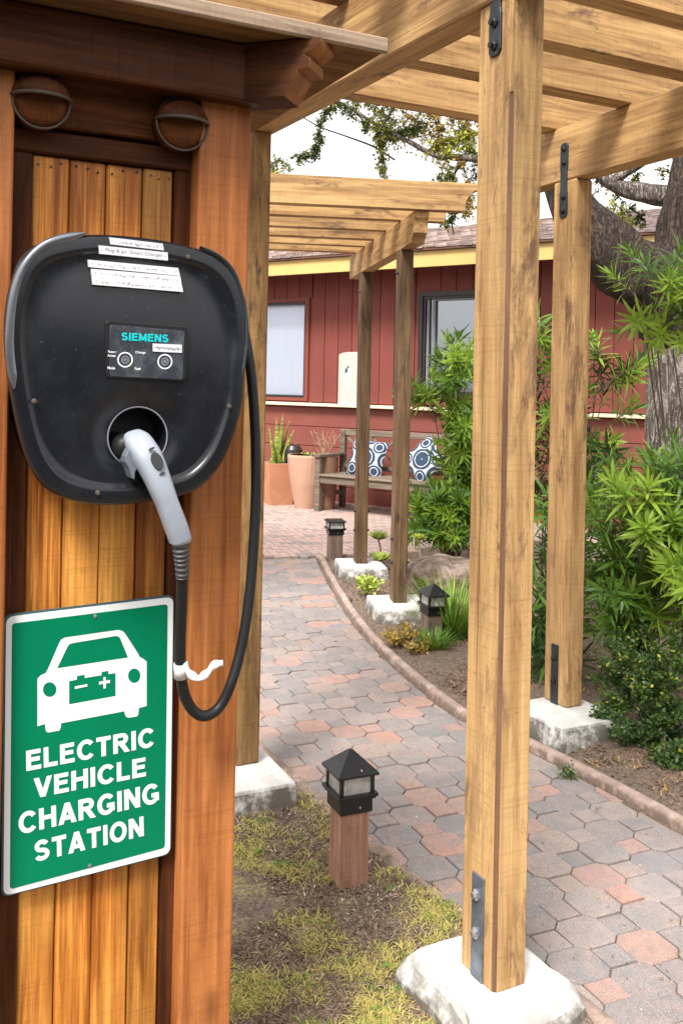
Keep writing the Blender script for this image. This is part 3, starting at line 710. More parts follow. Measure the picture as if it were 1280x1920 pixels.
# ================================================================= near pergola
perg = thing('pergola', 'large tan timber pergola over the near path, with bolted posts', 'pergola', (1.36, 1.8, 0), TH)
ZB, ZT = 2.405, 2.645           # beams
ZR0, ZR1 = 2.645, 2.835         # rafters
def post(parent, a0, a1, b0, b1, z1, mat, name='post', z0=0.1, bev=0.006): return box(name, parent, (a0, a1), (b0, b1), (z0, z1), mat, bev, seg=3)
_m = MB(); _c = .0105; _zs = onA(958, 172, 1.318, TH).z
_m.prism([(1.318 + _c, 1.776), (1.408, 1.776), (1.408, 1.906), (1.318, 1.906), (1.318, 1.776 + _c)], .1, ZB, 'z')
_m.prism([(1.318, 1.776), (1.318 + _c - .0003, 1.776), (1.318, 1.776 + _c - .0003)], _zs, ZB, 'z')
p_main = _m.build('post', M['tan_z'], perg, (1.363, 1.84, 1.25), bevel=.0022)
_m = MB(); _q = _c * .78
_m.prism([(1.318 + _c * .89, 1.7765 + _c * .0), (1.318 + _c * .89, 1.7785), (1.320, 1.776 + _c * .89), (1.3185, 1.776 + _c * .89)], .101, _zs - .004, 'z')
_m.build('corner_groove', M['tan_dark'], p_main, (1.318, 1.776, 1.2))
p_main['label'] = 'nearest post, with a galvanised strap at its foot'
p_hid = post(perg, 1.232, 1.322, 3.222, 3.352, ZB, M['post_mott'])
p_back = post(perg, 2.748, 2.842, 3.225, 3.375, ZB, M['tan_z'], bev=0.010)
# beams
lb = box('beam', perg, (1.300, 1.408 - .012), (0.6, 3.9), (ZB, ZT), M['tan_y'], 0.005)
lb.rotation_euler.z += 0.045; lb.location.x -= 0.012
rb = box('beam', perg, (2.748, 2.838), (0.6, 3.86), (ZB, ZT), M['tan_y'], 0.005)
for b in (1.37, 1.76, 2.15, 2.52, 2.905, 3.365):
    box('rafter', perg, (0.86, 3.35), (b, b + 0.088), (ZR0, ZR1), M['tan_x'], 0.004, rz=rnd(-.004, .004))
def strap(parent, x, y0, z0, z1, w_, mat, holes, side='a', zig=True, bolt_mat=None):
    """steel strap on the -a face of a post; notched outline, bolt heads as sub-parts"""
    n = len(holes); pts = []; half = w_ / 2
    zs = [z0] + sorted(holes) + [z1]; out = []
    k = 24
    for i in range(k + 1):
        z = z0 + (z1 - z0) * i / k
        d = min(abs(z - h) for h in holes) if holes else 0
        ww = half * (1.0 if (not zig or d < (w_ * 0.55)) else 0.86)
        if zig and (i == 0 or i == k): ww = half * 0.6
        out.append((ww, z))
    poly = [(y0 + a, z) for a, z in out] + [(y0 - a, z) for a, z in reversed(out)]
    mb = MB(); mb.prism(poly, x - 0.006, x + 0.0005, 'x')
    o = mb.build('bracket', mat, parent, (x, y0, (z0 + z1) / 2), bevel=0.001, seg=1)
    for h in holes:
        b = MB(); b.tube([(x - 0.006, y0, h), (x - 0.010, y0, h), (x - 0.0125, y0, h), (x - 0.013, y0, h), (x - 0.020, y0, h)], [0.0135, 0.0135, 0.009, 0.0085, 0.0075], 8)
        b.build('bolt', bolt_mat or M['boltdark'], parent, (x, y0, h))
    return o
def strap_up(pst, a, b, zc, hl, w_): strap(pst, a, b, zc - hl, zc + hl, w_, M['bracket'], [zc - hl * .83, zc - hl * .46, zc + hl * .46, zc + hl * .83])
strap_up(p_main, 1.318, 1.838, ZB + 0.012, 0.145, 0.046)
strap_up(p_back, 2.748, 3.303, ZB + 0.00, 0.165, 0.050)
strap(p_main, 1.318, 1.838, 0.102, 0.345, 0.046, M['galv'], [0.21, 0.30], zig=False, bolt_mat=M['steel'])
strap(p_back, 2.748, 3.300, 0.10, 0.36, 0.044, M['bracket'], [0.2, 0.30], zig=False)

def footing(parent, outline, ztop, slope, mat, zb=-0.05, phi=TH, inset=0.02, prof=None):
    pts = smooth_path([(x, y, 0) for x, y in outline], 3, True) if len(outline) > 4 else [Vector((x, y, 0)) for x, y in outline]
    cx = sum(p.x for p in pts) / len(pts); cy = sum(p.y for p in pts) / len(pts)
    rings = prof or [(1.0 + slope, zb), (1.0 + slope * .45, ztop - 0.055), (1.0, ztop - 0.012), (1.0 - 0.03, ztop)]; nr = len(rings)
    mb = MB(); vs = []; n = len(pts)
    for k, z in rings:
        for p in pts: vs.append((cx + (p.x - cx) * k + rnd(-.002, .002), cy + (p.y - cy) * k + rnd(-.002, .002), z + rnd(-.0015, .0015)))
    fs = [(r * n + i, r * n + (i + 1) % n, (r + 1) * n + (i + 1) % n, (r + 1) * n + i) for r in range(nr - 1) for i in range(n)] + [tuple((nr - 1) * n + i for i in range(n))]
    mb.add(vs, fs); return mb.build('footing', mat, parent, (cx, cy, 0), smooth=False, bevel=0.004)
def gl(px, py, h=0.1): p = toloc(ground(px, py, h), TH); return (p.x, p.y)
footing(perg, [gl(x_, y_, .045) for x_, y_ in ((742, 1822), (762, 1806), (835, 1782), (905, 1765), (985, 1788), (1050, 1840), (1098, 1885), (1010, 1945), (900, 2010), (845, 1935), (800, 1880), (768, 1850))], 0.099, 0.0, M['white_conc'], prof=[(1.02, -.02), (1.0, .040), (.95, .058), (.86, .082), (.76, .099)])
footing(perg, [gl(395, 1395), gl(487, 1397), gl(556, 1466), gl(430, 1488)], 0.099, 0.03, M['white_conc'])
ba, bb = 2.70, 3.16
fc = gl(1053, 1368)
footing(perg, [(fc[0], fc[1]), (fc[0] + .34, fc[1] + .0), (fc[0] + .34, fc[1] + .36), (fc[0], fc[1] + .36)], 0.099, 0.10, M['white_conc'])

# ================================================================= far pergola
fp = thing('pergola', 'smaller weathered pergola with shaped rafter ends, farther along the path before the red house', 'pergola', toloc((0.3, 6.0, 0), FA), FA)
def fl(px, py, h=0.1): p = toloc(ground(px, py, h), FA); return p
q1, q2 = fl(737, 1131), fl(667, 1057)
FZ0, FZ1 = 2.345, 2.53
a1 = q1.x
for q in (q1, q2):
    o = box('post', fp, (q.x, q.x + .088), (q.y, q.y + .13), (0.1, FZ0), M['post_far'], 0.006, seg=3)
    o['label'] = 'front post of the pair' if q is q1 else 'rear post of the pair'
    for zc in (0.35, 0.5, 2.2):
        for s in (-1, 1):
            b = MB(); b.tube([(q.x + .044 + s * .044, q.y + .05, zc), (q.x + .044 + s * .062, q.y + .05, zc)], [.011, .008], 8)
            b.build('bolt', M['boltdark'], o, (q.x + .044 + s * .05, q.y + .05, zc))
    footing(fp, [(q.x - .13, q.y - .17), (q.x + .215, q.y - .17), (q.x + .215, q.y + .25), (q.x - .13, q.y + .25)], 0.099, 0.10, M['white_conc'])
    box('post', fp, (q.x - 1.75, q.x - 1.662), (q.y, q.y + .13), (0.0, FZ0), M['post_far'], 0.006)
def beam_profile(b0, b1, z0, z1):
    h = z1 - z0     # ogee cut at the near end
    return [(b0, z1), (b0, z1 - h * .22), (b0 + .02, z1 - h * .30), (b0 + .03, z1 - h * .70), (b0 + .075, z1 - h * .80), (b0 + .10, z0), (b1, z0), (b1, z1)]
ang = math.atan2(q2.x - q1.x, q2.y - q1.y)
for dx in (0, -1.75):
    mb = MB(); mb.prism(beam_profile(q1.y - .36, q2.y + .55, FZ0, FZ1), q1.x + dx, q1.x + dx + .088, 'x')
    o = mb.build('beam', M['tan_y'], fp, (q1.x + dx + .044, q1.y + .05, (FZ0 + FZ1) / 2), bevel=0.004)
    o.rotation_euler.z = -ang
def rafter_profile(a0, a1, z0, z1):
    h = z1 - z0
    pts = [(a1, z1), (a1, z1 - h * .14), (a1 - .022, z1 - h * .16)]
    for k in range(7):
        t = k / 6; pts.append((a1 - .03 - .10 * math.sin(t * 1.57), z1 - h * .20 - h * .70 * (1 - math.cos(t * 1.57))))
    pts += [(a1 - .135, z0), (a0, z0), (a0, z1)]
    return pts
for k, yy in enumerate((5.60, 6.00, 6.44, 6.86, 7.22, 7.6)):
    bloc = toloc((0.2, yy, 0), FA).y
    e = q1.x + 0.44 - 0.02 * k
    mb = MB(); mb.prism(rafter_profile(q1.x - 2.3, e, FZ1, FZ1 + .17), bloc, bloc + .075, 'y')
    mb.build('rafter', M['tan_x'], fp, (q1.x - .9, bloc + .037, FZ1 + .08), bevel=0.003, seg=1)

# ================================================================= charging kiosk
ks = thing('charging_kiosk', 'reddish timber kiosk with cedar planks and a flat roof, carrying the charger', 'kiosk', (0.37, 1.66, 0), TH)
PB = 1.655
def pa(px, py, b=PB): return onB(px, py, b, TH).x
def pz(px, py, b=PB): return onB(px, py, b, TH).z
KZ = 2.085
rp = box('post', ks, (0.517, 0.614), (1.60, 1.70), (-0.02, KZ), M['redpost'], 0.006, seg=3)
rp.rotation_euler.y += 0.004
box('post', ks, (0.105, pa(15, 900, 1.60)), (1.60, 1.70), (-0.02, KZ), M['redpost'], 0.006, seg=3)
edges = [pa(16, 360), pa(60, 360), pa(130, 360), pa(199.5, 360), pa(268, 360), pa(324, 360), pa(369, 360)]
ztop_pl = pz(190, 305)
zs = [ztop_pl] * 6
for i in range(6):
    dk = i in (0, 5)
    d = rnd(-.003, .003)
    o = box('plank', ks, (edges[i] + .0008, edges[i + 1] - .0008), ((PB - .012) if dk else PB + d, PB + .022), (-0.02, ztop_pl), M['dark_z'] if dk else M['cedar'], 0.0025, ry=rnd(-.0006, .0006))
    o['label'] = ('dark brown edge board' if dk else 'orange cedar plank')
box('rail', ks, (edges[0], edges[-1]), (PB - .014, PB + .02), (ztop_pl + .001, pz(190, 262)), M['dark_x'], 0.003)
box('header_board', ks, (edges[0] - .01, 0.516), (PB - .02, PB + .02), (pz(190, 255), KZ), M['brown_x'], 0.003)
box('backing_board', ks, (0.20, 0.53), (PB + .026, PB + .04), (-0.02, KZ), M['black_dull'], 0)
box('side_panel', ks, (0.585, 0.60), (1.70, 2.05), (-0.02, KZ), M['redpost'], 0.002)
box('side_panel', ks, (0.12, 0.135), (1.70, 2.05), (-0.02, KZ), M['redpost'], 0.002)
box('rear_panel', ks, (0.12, 0.60), (2.05, 2.07), (-0.02, KZ), M['redpost'], 0.002)
# nail heads
nm = MB()
for i in range(1, 5):
    for f in (.2, .5, .8):
        a = lerp(edges[i], edges[i + 1], f) + rnd(-.004, .004); z = ztop_pl - .012 + rnd(-.006, .004)
        nm.tube([(a, PB - .004, z), (a, PB + .002, z)], .0018, 6)
nm.build('nail_heads', M['boltdark'], ks, (0.37, PB, ztop_pl))['kind'] = 'stuff'
RB = 1.478
RA1 = onB(720, 105, RB, TH).x
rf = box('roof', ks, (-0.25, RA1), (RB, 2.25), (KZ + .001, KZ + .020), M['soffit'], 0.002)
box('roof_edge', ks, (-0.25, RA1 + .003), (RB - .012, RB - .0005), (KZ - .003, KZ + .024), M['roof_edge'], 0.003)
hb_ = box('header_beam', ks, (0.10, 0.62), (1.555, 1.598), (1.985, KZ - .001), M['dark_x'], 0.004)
# corner brackets running out diagonally under the roof
def bracket_arm(a, b, ang, ln, z0, z1, w_):
    h = z1 - z0
    pr = [(0, z0), (ln - .045, z0), (ln - .022, z0 + h * .42), (ln - .022, z0 + h * .46), (ln, z0 + h * .48), (ln, z0 + h * .66), (ln - .010, z0 + h * .70)]
    for k in range(5):
        t = k / 4; pr.append((ln - .010 + .030 * math.sin(t * 1.57), z0 + h * .72 + h * .2 * t))
    pr += [(ln + .020, z1), (0, z1)]
    mb = MB(); ca, sa = math.cos(ang), math.sin(ang)
    mb.prism(pr, -w_ / 2, w_ / 2, 'y')
    o = MB(); o.v = [Vector((v.x, v.y, v.z)) for v in mb.v]; o.f = mb.f
    r = o.build('bracket_arm', M['arm_shaded'], ks, (0, 0, (z0 + z1) / 2), bevel=0.003)
    r.location = Vector((a, b, (z0 + z1) / 2)) - ORG[ks.name][0]; r.rotation_euler.z = ang; r.data.materials.append(M['arm_lit_x'])
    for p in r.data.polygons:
        if p.center.x > ln * .70 and abs(p.normal.y) < .5: p.material_index = 1  # end faces get the painted lit tone, sides keep the shaded one
    return r
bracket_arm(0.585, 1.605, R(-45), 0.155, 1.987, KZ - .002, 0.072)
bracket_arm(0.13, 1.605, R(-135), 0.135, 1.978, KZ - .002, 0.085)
# two hooded round lamps under the roof
def hood_lamp(px, py, label):
    c = onB(px, py, 1.606, TH); r = 0.0455
    t = thing('hooded_lamp', label, 'lamp', (c.x, c.y, c.z), TH, 'hooded lamps under the kiosk roof')
    mb = MB(); mb.tube([(c.x + r * math.cos(k * .2618), c.y - .006, c.z + r * math.sin(k * .2618)) for k in range(25)], .0022, 6, cap=False)
    mb.build('rim', M['pewter'], t, c, smooth=True)
    mb = MB(); mb.tube([(c.x, PB - .019, c.z), (c.x, c.y + .004, c.z), (c.x, c.y - .003, c.z), (c.x, c.y - .010, c.z)], [r * .97, r * .97, r * .95, r * .6], 28)
    mb.build('lens', M['brown_x'], t, c, smooth=True)
    # half-dome hood over the top half
    vs = []; fs = []
    for i in range(9):
        ph = i / 8 * math.pi / 2
        for k in range(17):
            th_ = k / 16 * math.pi
            rr = r * (1.04) * math.cos(ph); vs.append((c.x + rr * math.cos(th_), c.y - .001 - .040 * math.sin(ph), c.z + .005 + rr * math.sin(th_) * .8))
    for i in range(8):
        for k in range(16): fs.append((i * 17 + k, i * 17 + k + 1, (i + 1) * 17 + k + 1, (i + 1) * 17 + k))
    mb = MB(); mb.add(vs, fs); o = mb.build('hood', M['dark_x'], t, c, smooth=True)
    sm = o.modifiers.new('s', 'SOLIDIFY'); sm.thickness = .002
    mb = MB(); mb.tube([(c.x + 1.03 * r * math.cos(k / 16 * math.pi), c.y - .002 - .040 * math.sin(k / 16 * math.pi), c.z + .004) for k in range(17)], .0032, 6); mb.build('hood_lip', M['pewter'], t, c, smooth=True)
hood_lamp(77, 190, 'left of two round hooded lamps, above the left cedar planks of the kiosk')
hood_lamp(340, 234, 'right of two round hooded lamps, beside the kiosk corner post')

# ================================================================= charger
CB = 1.505
out_px = [(25, 520), (41, 482), (75, 455), (135, 441), (200, 438), (280, 445), (350, 458), (405, 476), (442, 510), (461, 560), (468, 620), (463, 690), (457, 760), (439, 825), (415, 876), (379, 915), (337, 933), (265, 945), (200, 949), (147, 943), (100, 925), (68, 893), (46, 845), (30, 780), (18, 710), (11, 640), (13, 570)]
outl = smooth_path([onB(x, y, CB, TH) for x, y in out_px], 5, True)
cen = onB(248, 690, CB, TH); hole = onB(262, 820, CB, TH); HR = 0.0475
ch = thing('ev_charger', 'glossy black wall charger with silver edge trim and a small display, mounted on cedar planks', 'charger', (cen.x, PB, cen.z), TH)
n = len(outl)
def sc_ring(k, b): return [Vector((cen.x + (p.x - cen.x) * k, b, cen.z + (p.z - cen.z) * k)) for p in outl]
def circ(r, b, zf=1.0): 
    res = []
    for p in outl:
        a = math.atan2(p.z - hole.z, p.x - hole.x); res.append(Vector((hole.x + r * math.cos(a), b, hole.z + r * math.sin(a) * zf)))
    return res
rings = [sc_ring(.90, PB - .005), sc_ring(.945, PB - .03), sc_ring(.965, CB + .05), sc_ring(.99, CB + .028), sc_ring(1.0, CB + .014), sc_ring(.99, CB + .005), sc_ring(.972, CB + .001), sc_ring(.955, CB),
         sc_ring(.90, CB - .001), sc_ring(.875, CB - .001), sc_ring(.865, CB + .003), sc_ring(.85, CB + .004)]
inner = sc_ring(.85, CB + .004); hc = circ(HR * 1.08, CB + .004)
for i in range(1, 17):
    t = i / 16; r = []
    for p, q in zip(inner, hc):
        v = p.lerp(q, t); d = math.hypot(v.x - hole.x, v.z - hole.z)
        k = math.hypot((v.x - cen.x) / .165, (v.z - cen.z) / .19)
        v.y = CB + .006 - .015 * max(0, 1 - k * k) + 0.018 * math.exp(-((d - HR) / .022) ** 2 * .9) * min(1.0, max(0.25, .25 + .75 * (v.z - hole.z + .06) / .075))
        r.append(v)
    rings.append(r)
rings += [circ(HR * 1.03, CB + .012), circ(HR, CB + .016), circ(HR * .985, CB + .03), circ(HR * .93, CB + .085), circ(HR * .3, CB + .086)]
mb = MB(); mb.add([v for r_ in rings for v in r_], [(i * n + (k + 1) % n, i * n + k, (i + 1) * n + k, (i + 1) * n + (k + 1) % n) for i in range(len(rings) - 1) for k in range(n)] + [tuple((len(rings) - 1) * n + k for k in range(n))])
body = mb.build('body', M['charger'], ch, cen, smooth=True)
# rim ring round the socket
mb = MB(); mb.tube([(hole.x + HR * 1.02 * math.cos(k * .1309), CB + .0105 - 0.0, hole.z + HR * 1.02 * math.sin(k * .1309)) for k in range(49)], .0014, 6, cap=False)
mb.build('socket_ring', M['frame_grey'], ch, hole, smooth=True)
# back housing seen past the left edge
hp = [Vector((cen.x + (p.x - cen.x) * .93 - .002, 0, cen.z + (p.z - cen.z) * .90 - .008)) for p in outl[::3]]
mb = MB(); mb.prism([(p.x, p.z) for p in hp], PB - .075, PB - .004, 'y'); mb.build('back_housing', M['rubber'], ch, (cen.x, PB, cen.z), bevel=.006)
# silver trims along both upper flanks
def trim(pxs, w0, label):
    P = smooth_path([onB(x, y, CB + .006, TH) for x, y in pxs], 8); N = len(P); vs = []; fs = []
    prof = [(-1.0, -.002), (-.6, .004), (0, .0055), (.6, .004), (1.0, -.002)]
    for i, p in enumerate(P):
        t = (P[min(i + 1, N - 1)] - P[max(i - 1, 0)]).normalized(); nrm = Vector((p.x - cen.x, 0, p.z - cen.z)).normalized()
        nn = (nrm * .55 + Vector((0, -1.1, 0))).normalized(); side = (nrm * 1.1 + Vector((0, .55, 0))).normalized()
        wv = w0 * min(1, .15 + 3.2 * math.sin(math.pi * (i + .5) / N))
        vs += [p + side * (u * wv) + nn * (h + .0035) for u, h in prof]
    for i in range(N - 1):
        for k in range(4): fs.append((i * 5 + k, i * 5 + k + 1, (i + 1) * 5 + k + 1, (i + 1) * 5 + k))
    m = MB(); m.add(vs, fs); o = m.build('trim', M['chain'], ch, P[N // 2], smooth=True); o['label'] = label; return o
trim([(160, 441), (118, 448), (83, 462), (54, 489), (36, 523), (25, 570), (20, 635), (23, 685), (30, 728)], 0.0080, 'silver trim on the left flank')
trim([(372, 466), (406, 482), (434, 511), (452, 562), (459, 620), (455, 670), (449, 704)], 0.0035, 'dull trim on the right flank').data.materials[0] = M['bracket']
# screws
for x, y in ((64, 752), (429, 762), (183, 924), (352, 482)):
    c = onB(x, y, CB, TH); m = MB(); m.tube([(c.x, CB - .001, c.z), (c.x, CB - .0045, c.z), (c.x, CB - .005, c.z)], [.0040, .0036, .002], 12); m.build('screw', M['pewter'], ch, c)
# display
DB = CB - .0105
def rrect(pTL, pTR, pBR, pBL, r, b, k=5):
    P = [onB(*p, b, TH) for p in (pTL, pTR, pBR, pBL)]; out = []
    for i in range(4):
        p, a, c = P[i], P[i - 1], P[(i + 1) % 4]
        u, v = (a - p).normalized() * r, (c - p).normalized() * r
        for j in range(k + 1):
            t = j / k; out.append(p + u * (1 - t) ** 2 + v * t ** 2)
    return [(q.x, q.z) for q in out]
mb = MB(); mb.prism(rrect((195, 600), (351, 613), (345, 716), (196, 709), .008, CB), DB, CB + .002, 'y'); dsp = mb.build('display_frame', M['rubber'], ch, onB(272, 655, DB, TH), bevel=.002)
mb = MB(); mb.prism(rrect((203, 609), (343, 621), (339, 712), (202, 705), .006, CB), DB - .0012, DB + .001, 'y'); mb.build('display', M['display'], ch, onB(272, 655, DB, TH), bevel=.0005, seg=1)
TB = DB - .0018
def tx(name, body_, x0, y0, x1, y1, h, mat, bold=.02, b=TB, par=None): return text_on(name, par or ch, body_, onB(x0, y0, b, TH), onB(x1, y1, b, TH), h, mat, bold)
PX = 1.0 / 1290
tx('lettering', 'SIEMENS', 228, 638, 316, 642, 16 * PX, M['teal_print'], .035)
tx('lettering', 'Power /', 203, 661.5, 219, 662.3, 5 * PX, M['white_print'])
tx('lettering', 'Access', 202, 668.5, 217, 669.2, 5 * PX, M['white_print'])
tx('lettering', 'Charge', 254, 663.5, 273, 664.5, 6 * PX, M['white_print'])
tx('lettering', 'Mode', 202, 692, 216, 692.8, 5.5 * PX, M['white_print'])
tx('lettering', 'Fault', 253, 693.5, 264, 694, 5.5 * PX, M['white_print'])
def ringp(cx, cy, r0, r1, name, mat, b):
    c = onB(cx, cy, b, TH); k = 32
    vs = [(c.x + r * math.cos(i * 2 * math.pi / k), b, c.z + r * math.sin(i * 2 * math.pi / k)) for r in (r0, r1) for i in range(k)]
    m = MB(); m.add(vs, [(i, k + i, k + (i + 1) % k, (i + 1) % k) for i in range(k)]); m.build(name, mat, ch, c)
for cx, cy in ((235, 674.5), (309.5, 678)):
    ringp(cx, cy, 13.2 * PX, 15.8 * PX, 'button_ring', M['white_print'], TB)
    ringp(cx, cy, 5.5 * PX, 8.2 * PX, 'button_ring', M['frame_grey'], TB)
    c = onB(cx, cy, TB, TH); m = MB(); m.tube([(c.x, TB + .001, c.z), (c.x, TB - .0008, c.z)], 3.2 * PX, 12); m.build('button', M['frame_grey'], ch, c)
# label tapes
def tape(q, b, body_=None, dots=True, marks=0):
    P = [onB(*p, b, TH) for p in q]; c = sum(P, Vector()) / 4
    m = MB(); m.prism([(p.x, p.z) for p in P], b - .0008, b + .006, 'y'); o = m.build('label_tape', M['label'], ch, c)
    L, Rr = (P[0] + P[3]) / 2, (P[1] + P[2]) / 2; h = (P[0] - P[3]).length
    m = MB(); bb_ = b - .0013
    for t in (.04, .96):
        q_ = L.lerp(Rr, t); m.tube([(q_.x, bb_, q_.z), (q_.x, bb_ + .0004, q_.z)], .0009, 6)
    if not body_:
        rs = random.Random(int(q[0][0] * 7 + q[0][1]))
        t = .1
        while t < .9:                         # worn-off print: only broken strokes of it are left
            q_ = L.lerp(Rr, t); l_ = rs.uniform(.0008, .0024); hh = rs.uniform(.05, .16) * h; dz = rs.uniform(-.12, .12) * h
            if rs.random() < .72: m.box((q_.x, q_.x + l_), (bb_, bb_ + .0003), (q_.z + dz - hh, q_.z + dz + hh * .3))
            t += rs.uniform(.012, .035)
    m.build('worn_print', M['grey_print'], ch, c)
    if body_:
        a, e = L.lerp(Rr, .09), L.lerp(Rr, .92); dz = Vector((0, 0, -h * .25)); a = a + dz; e = e + dz; a.y = e.y = bb_
        text_on('lettering', ch, body_, a, e, h * .55, M['grey_print'], 0.0)
SB = CB - .0045
tape([(205, 445), (305, 457), (307.5, 469.5), (207.5, 458)], CB - .0015)
tape([(185, 460), (314.5, 473.5), (315, 488.5), (186.5, 475.5)], CB - .0015, 'Plug & go  Smart Charger')
tape([(165.5, 487), (334, 502.5), (337.5, 517), (167, 500.5)], CB - .0040)
tape([(171, 504), (338, 518), (340.5, 533), (173, 518)], CB - .0058)
tape([(172.7, 518.3), (340.6, 533.3), (343.5, 547.5), (174.5, 533.5)], CB - .0070)
tape([(286.5, 644), (341, 646.5), (341, 661.5), (287, 659)], TB - .0003)

# ================================================================= connector and cable
cn = thing('charging_connector', 'light grey charging gun plugged into the black charger', 'connector', (hole.x, CB - .05, hole.z - .05), TH)
def cp(px, py, b): return onB(px, py, b, TH)
ctr = smooth_path([cp(247, 815, CB + .012), cp(256, 826, CB - .008), cp(270, 846, CB - .026), cp(287, 878, CB - .040), cp(302, 914, CB - .048), cp(316, 950, CB - .050), cp(328, 982, CB - .049), cp(337, 1008, CB - .047), cp(339, 1018, CB - .046)], 6)
N = len(ctr)
def rr(i):
    t = i / (N - 1); ws = [(0, .0100, .006), (.06, .0165, .012), (.16, .0215, .018), (.30, .0225, .021), (.45, .0195, .0195), (.60, .0170, .0178), (.78, .0178, .0172), (.92, .0172, .016), (1, .0140, .013)]
    for k in range(len(ws) - 1):
        if ws[k][0] <= t <= ws[k + 1][0]:
            f = (t - ws[k][0]) / (ws[k + 1][0] - ws[k][0]); return (lerp(ws[k][2], ws[k + 1][2], f), lerp(ws[k][1], ws[k + 1][1], f))
def sweep(P, rf, n=20, exp=2.8, first=Vector((0, -1, 0))):
    vs = []; N = len(P); fs = []; prev = first
    for i, p in enumerate(P):
        t = (P[min(i + 1, N - 1)] - P[max(i - 1, 0)]).normalized(); prev = (prev - t * prev.dot(t)).normalized(); q = t.cross(prev)
        ra, rb_ = rf(i)
        for k in range(n):
            a = 2 * math.pi * k / n; ca, sa = math.cos(a), math.sin(a)
            e = 2 / exp; x = math.copysign(abs(ca) ** e, ca); y = math.copysign(abs(sa) ** e, sa)
            vs.append(p + prev * (x * ra) + q * (y * rb_))
    for i in range(N - 1):
        for k in range(n): fs.append((i * n + k, i * n + (k + 1) % n, (i + 1) * n + (k + 1) % n, (i + 1) * n + k))
    fs += [tuple(range(n - 1, -1, -1)), tuple((N - 1) * n + k for k in range(n))]
    return vs, fs
mb = MB(); mb.add(*sweep(ctr, rr)); mb.build('handle', M['handle'], cn, ctr[N // 2], smooth=True)
# lower shell of the head ending in a hooked guard
mb = MB(); gp = [cp(x, y, CB - .02) for x, y in ((250, 826), (238, 842), (232, 855), (233, 866), (240, 879), (246, 897), (250, 898), (251, 884), (256, 875), (266, 873), (280, 884), (292, 902), (292, 880), (272, 848))]
mb.prism([(p.x, p.z) for p in gp], CB - .031, CB + .012, 'y'); mb.build('guard', M['handle_dark'], cn, gp[2], bevel=.0035, seg=3)
# thumb button and marks on the handle's back
def on_handle(idx, px, py, rx, rz_, tilt, name, mat, thick=.003):
    p = cp(px, py, CB - .0735); k = 20
    c = p.copy(); vs = []
    i0 = min(range(N), key=lambda i: (ctr[i] - c).length); c.y = ctr[i0].y - rr(i0)[0] + .0010; c.x += (ctr[i0].x - c.x) * .35
    t = (ctr[min(i0 + 1, N - 1)] - ctr[i0 - 1]).normalized(); nrm = Vector((0, -1, 0)); nrm = (nrm - t * nrm.dot(t)).normalized(); sd_ = t.cross(nrm)
    m = MB()
    for d in (-.003, .0022):
        vs = [c + nrm * d + t * (math.cos(2 * math.pi * j / k) * rz_) + sd_ * (math.sin(2 * math.pi * j / k) * rx) for j in range(k)]
        m.v += vs
    m.f += [tuple(range(k, 2 * k)), tuple(range(k - 1, -1, -1))] + [(j, (j + 1) % k, k + (j + 1) % k, k + j) for j in range(k)]
    m.build(name, mat, cn, c)
on_handle(0, 300, 866, .0085, .0145, 0, 'button', M['black_dull'])
on_handle(0, 291, 843, .0050, .0012, 0, 'mark', M['black_dull'])
on_handle(0, 309, 889, .0050, .0012, 0, 'mark', M['black_dull'])
# socket liner the plug enters
mb = MB(); mb.tube([cp(214, 836, CB + .075), cp(236, 838, CB + .012), cp(246, 842, CB - .004)], [.024, .0215, .019], 20); mb.build('plug_nose', M['rubber'], cn, cp(230, 836, CB + .04), smooth=True)

cb = thing('charging_cable', 'black rubber cable looping down from the charging gun and back up beside the kiosk post', 'cable', (0.5, 1.53, 0.9), TH)
cpts = smooth_path([cp(338, 1008, CB - .046), cp(341, 1060, CB - .04), cp(341, 1120, CB - .02), cp(338, 1200, CB + .0), cp(339, 1260, CB + .01), cp(347, 1305, CB + .02), cp(364, 1334, CB + .025), cp(386, 1342, CB + .025),
                    cp(411, 1326, CB + .028), cp(432, 1285, CB + .03), cp(452, 1215, CB + .04), cp(466, 1130, CB + .05), cp(475, 1030, CB + .06), cp(480, 900, CB + .07), cp(477, 780, CB + .085), cp(468, 680, CB + .10), cp(452, 600, CB + .12), cp(430, 560, CB + .13)], 8)
mb = MB(); mb.tube(cpts, .0092, 14); mb.build('cable_sheath', M['rubber'], cb, (0.5, 1.53, .9), smooth=True)
# ribbed strain relief
sp_ = smooth_path([cp(337, 1004, CB - .047), cp(339, 1030, CB - .045), cp(341, 1055, CB - .041), cp(342, 1082, CB - .036)], 12); rads = []
for i in range(len(sp_)):
    t = i / (len(sp_) - 1); rads.append(lerp(.0150, .0106, t) * (1 - (0.15 if (i % 4) in (2, 3) and t > .15 else 0)))
mb = MB(); mb.tube(sp_, rads, 16); mb.build('strain_relief', paint('strain_rubber', (0.05, 0.05, 0.055), 0.5, 0.3, 20, 0), cb, sp_[0], smooth=False)
# white tie
wt = thing('cable_tie', 'white tape tie wrapped on the cable with a loose curled end', 'cable tie', cp(345, 1258, CB), TH)
mb = MB(); mb.tube([cp(338.5, 1244, CB + .006), cp(339, 1270, CB + .011)], .0113, 14); mb.build('wrap', M['tag'], wt, cp(338, 1257, CB), smooth=True)
tp = smooth_path([cp(345, 1244, CB), cp(355, 1262, CB - .002), cp(372, 1272, CB - .004), cp(388, 1262, CB - .005), cp(402, 1247, CB - .008), cp(418, 1243, CB - .01)], 7)
mb = MB(); mb.add(*sweep(tp, lambda i: (.0015, .0075 * (1 - .35 * math.sin(i * .33) ** 2)), 8, 2.0, Vector((0, -1, .2)))); mb.build('loose_end', M['tag'], wt, tp[0], smooth=True)

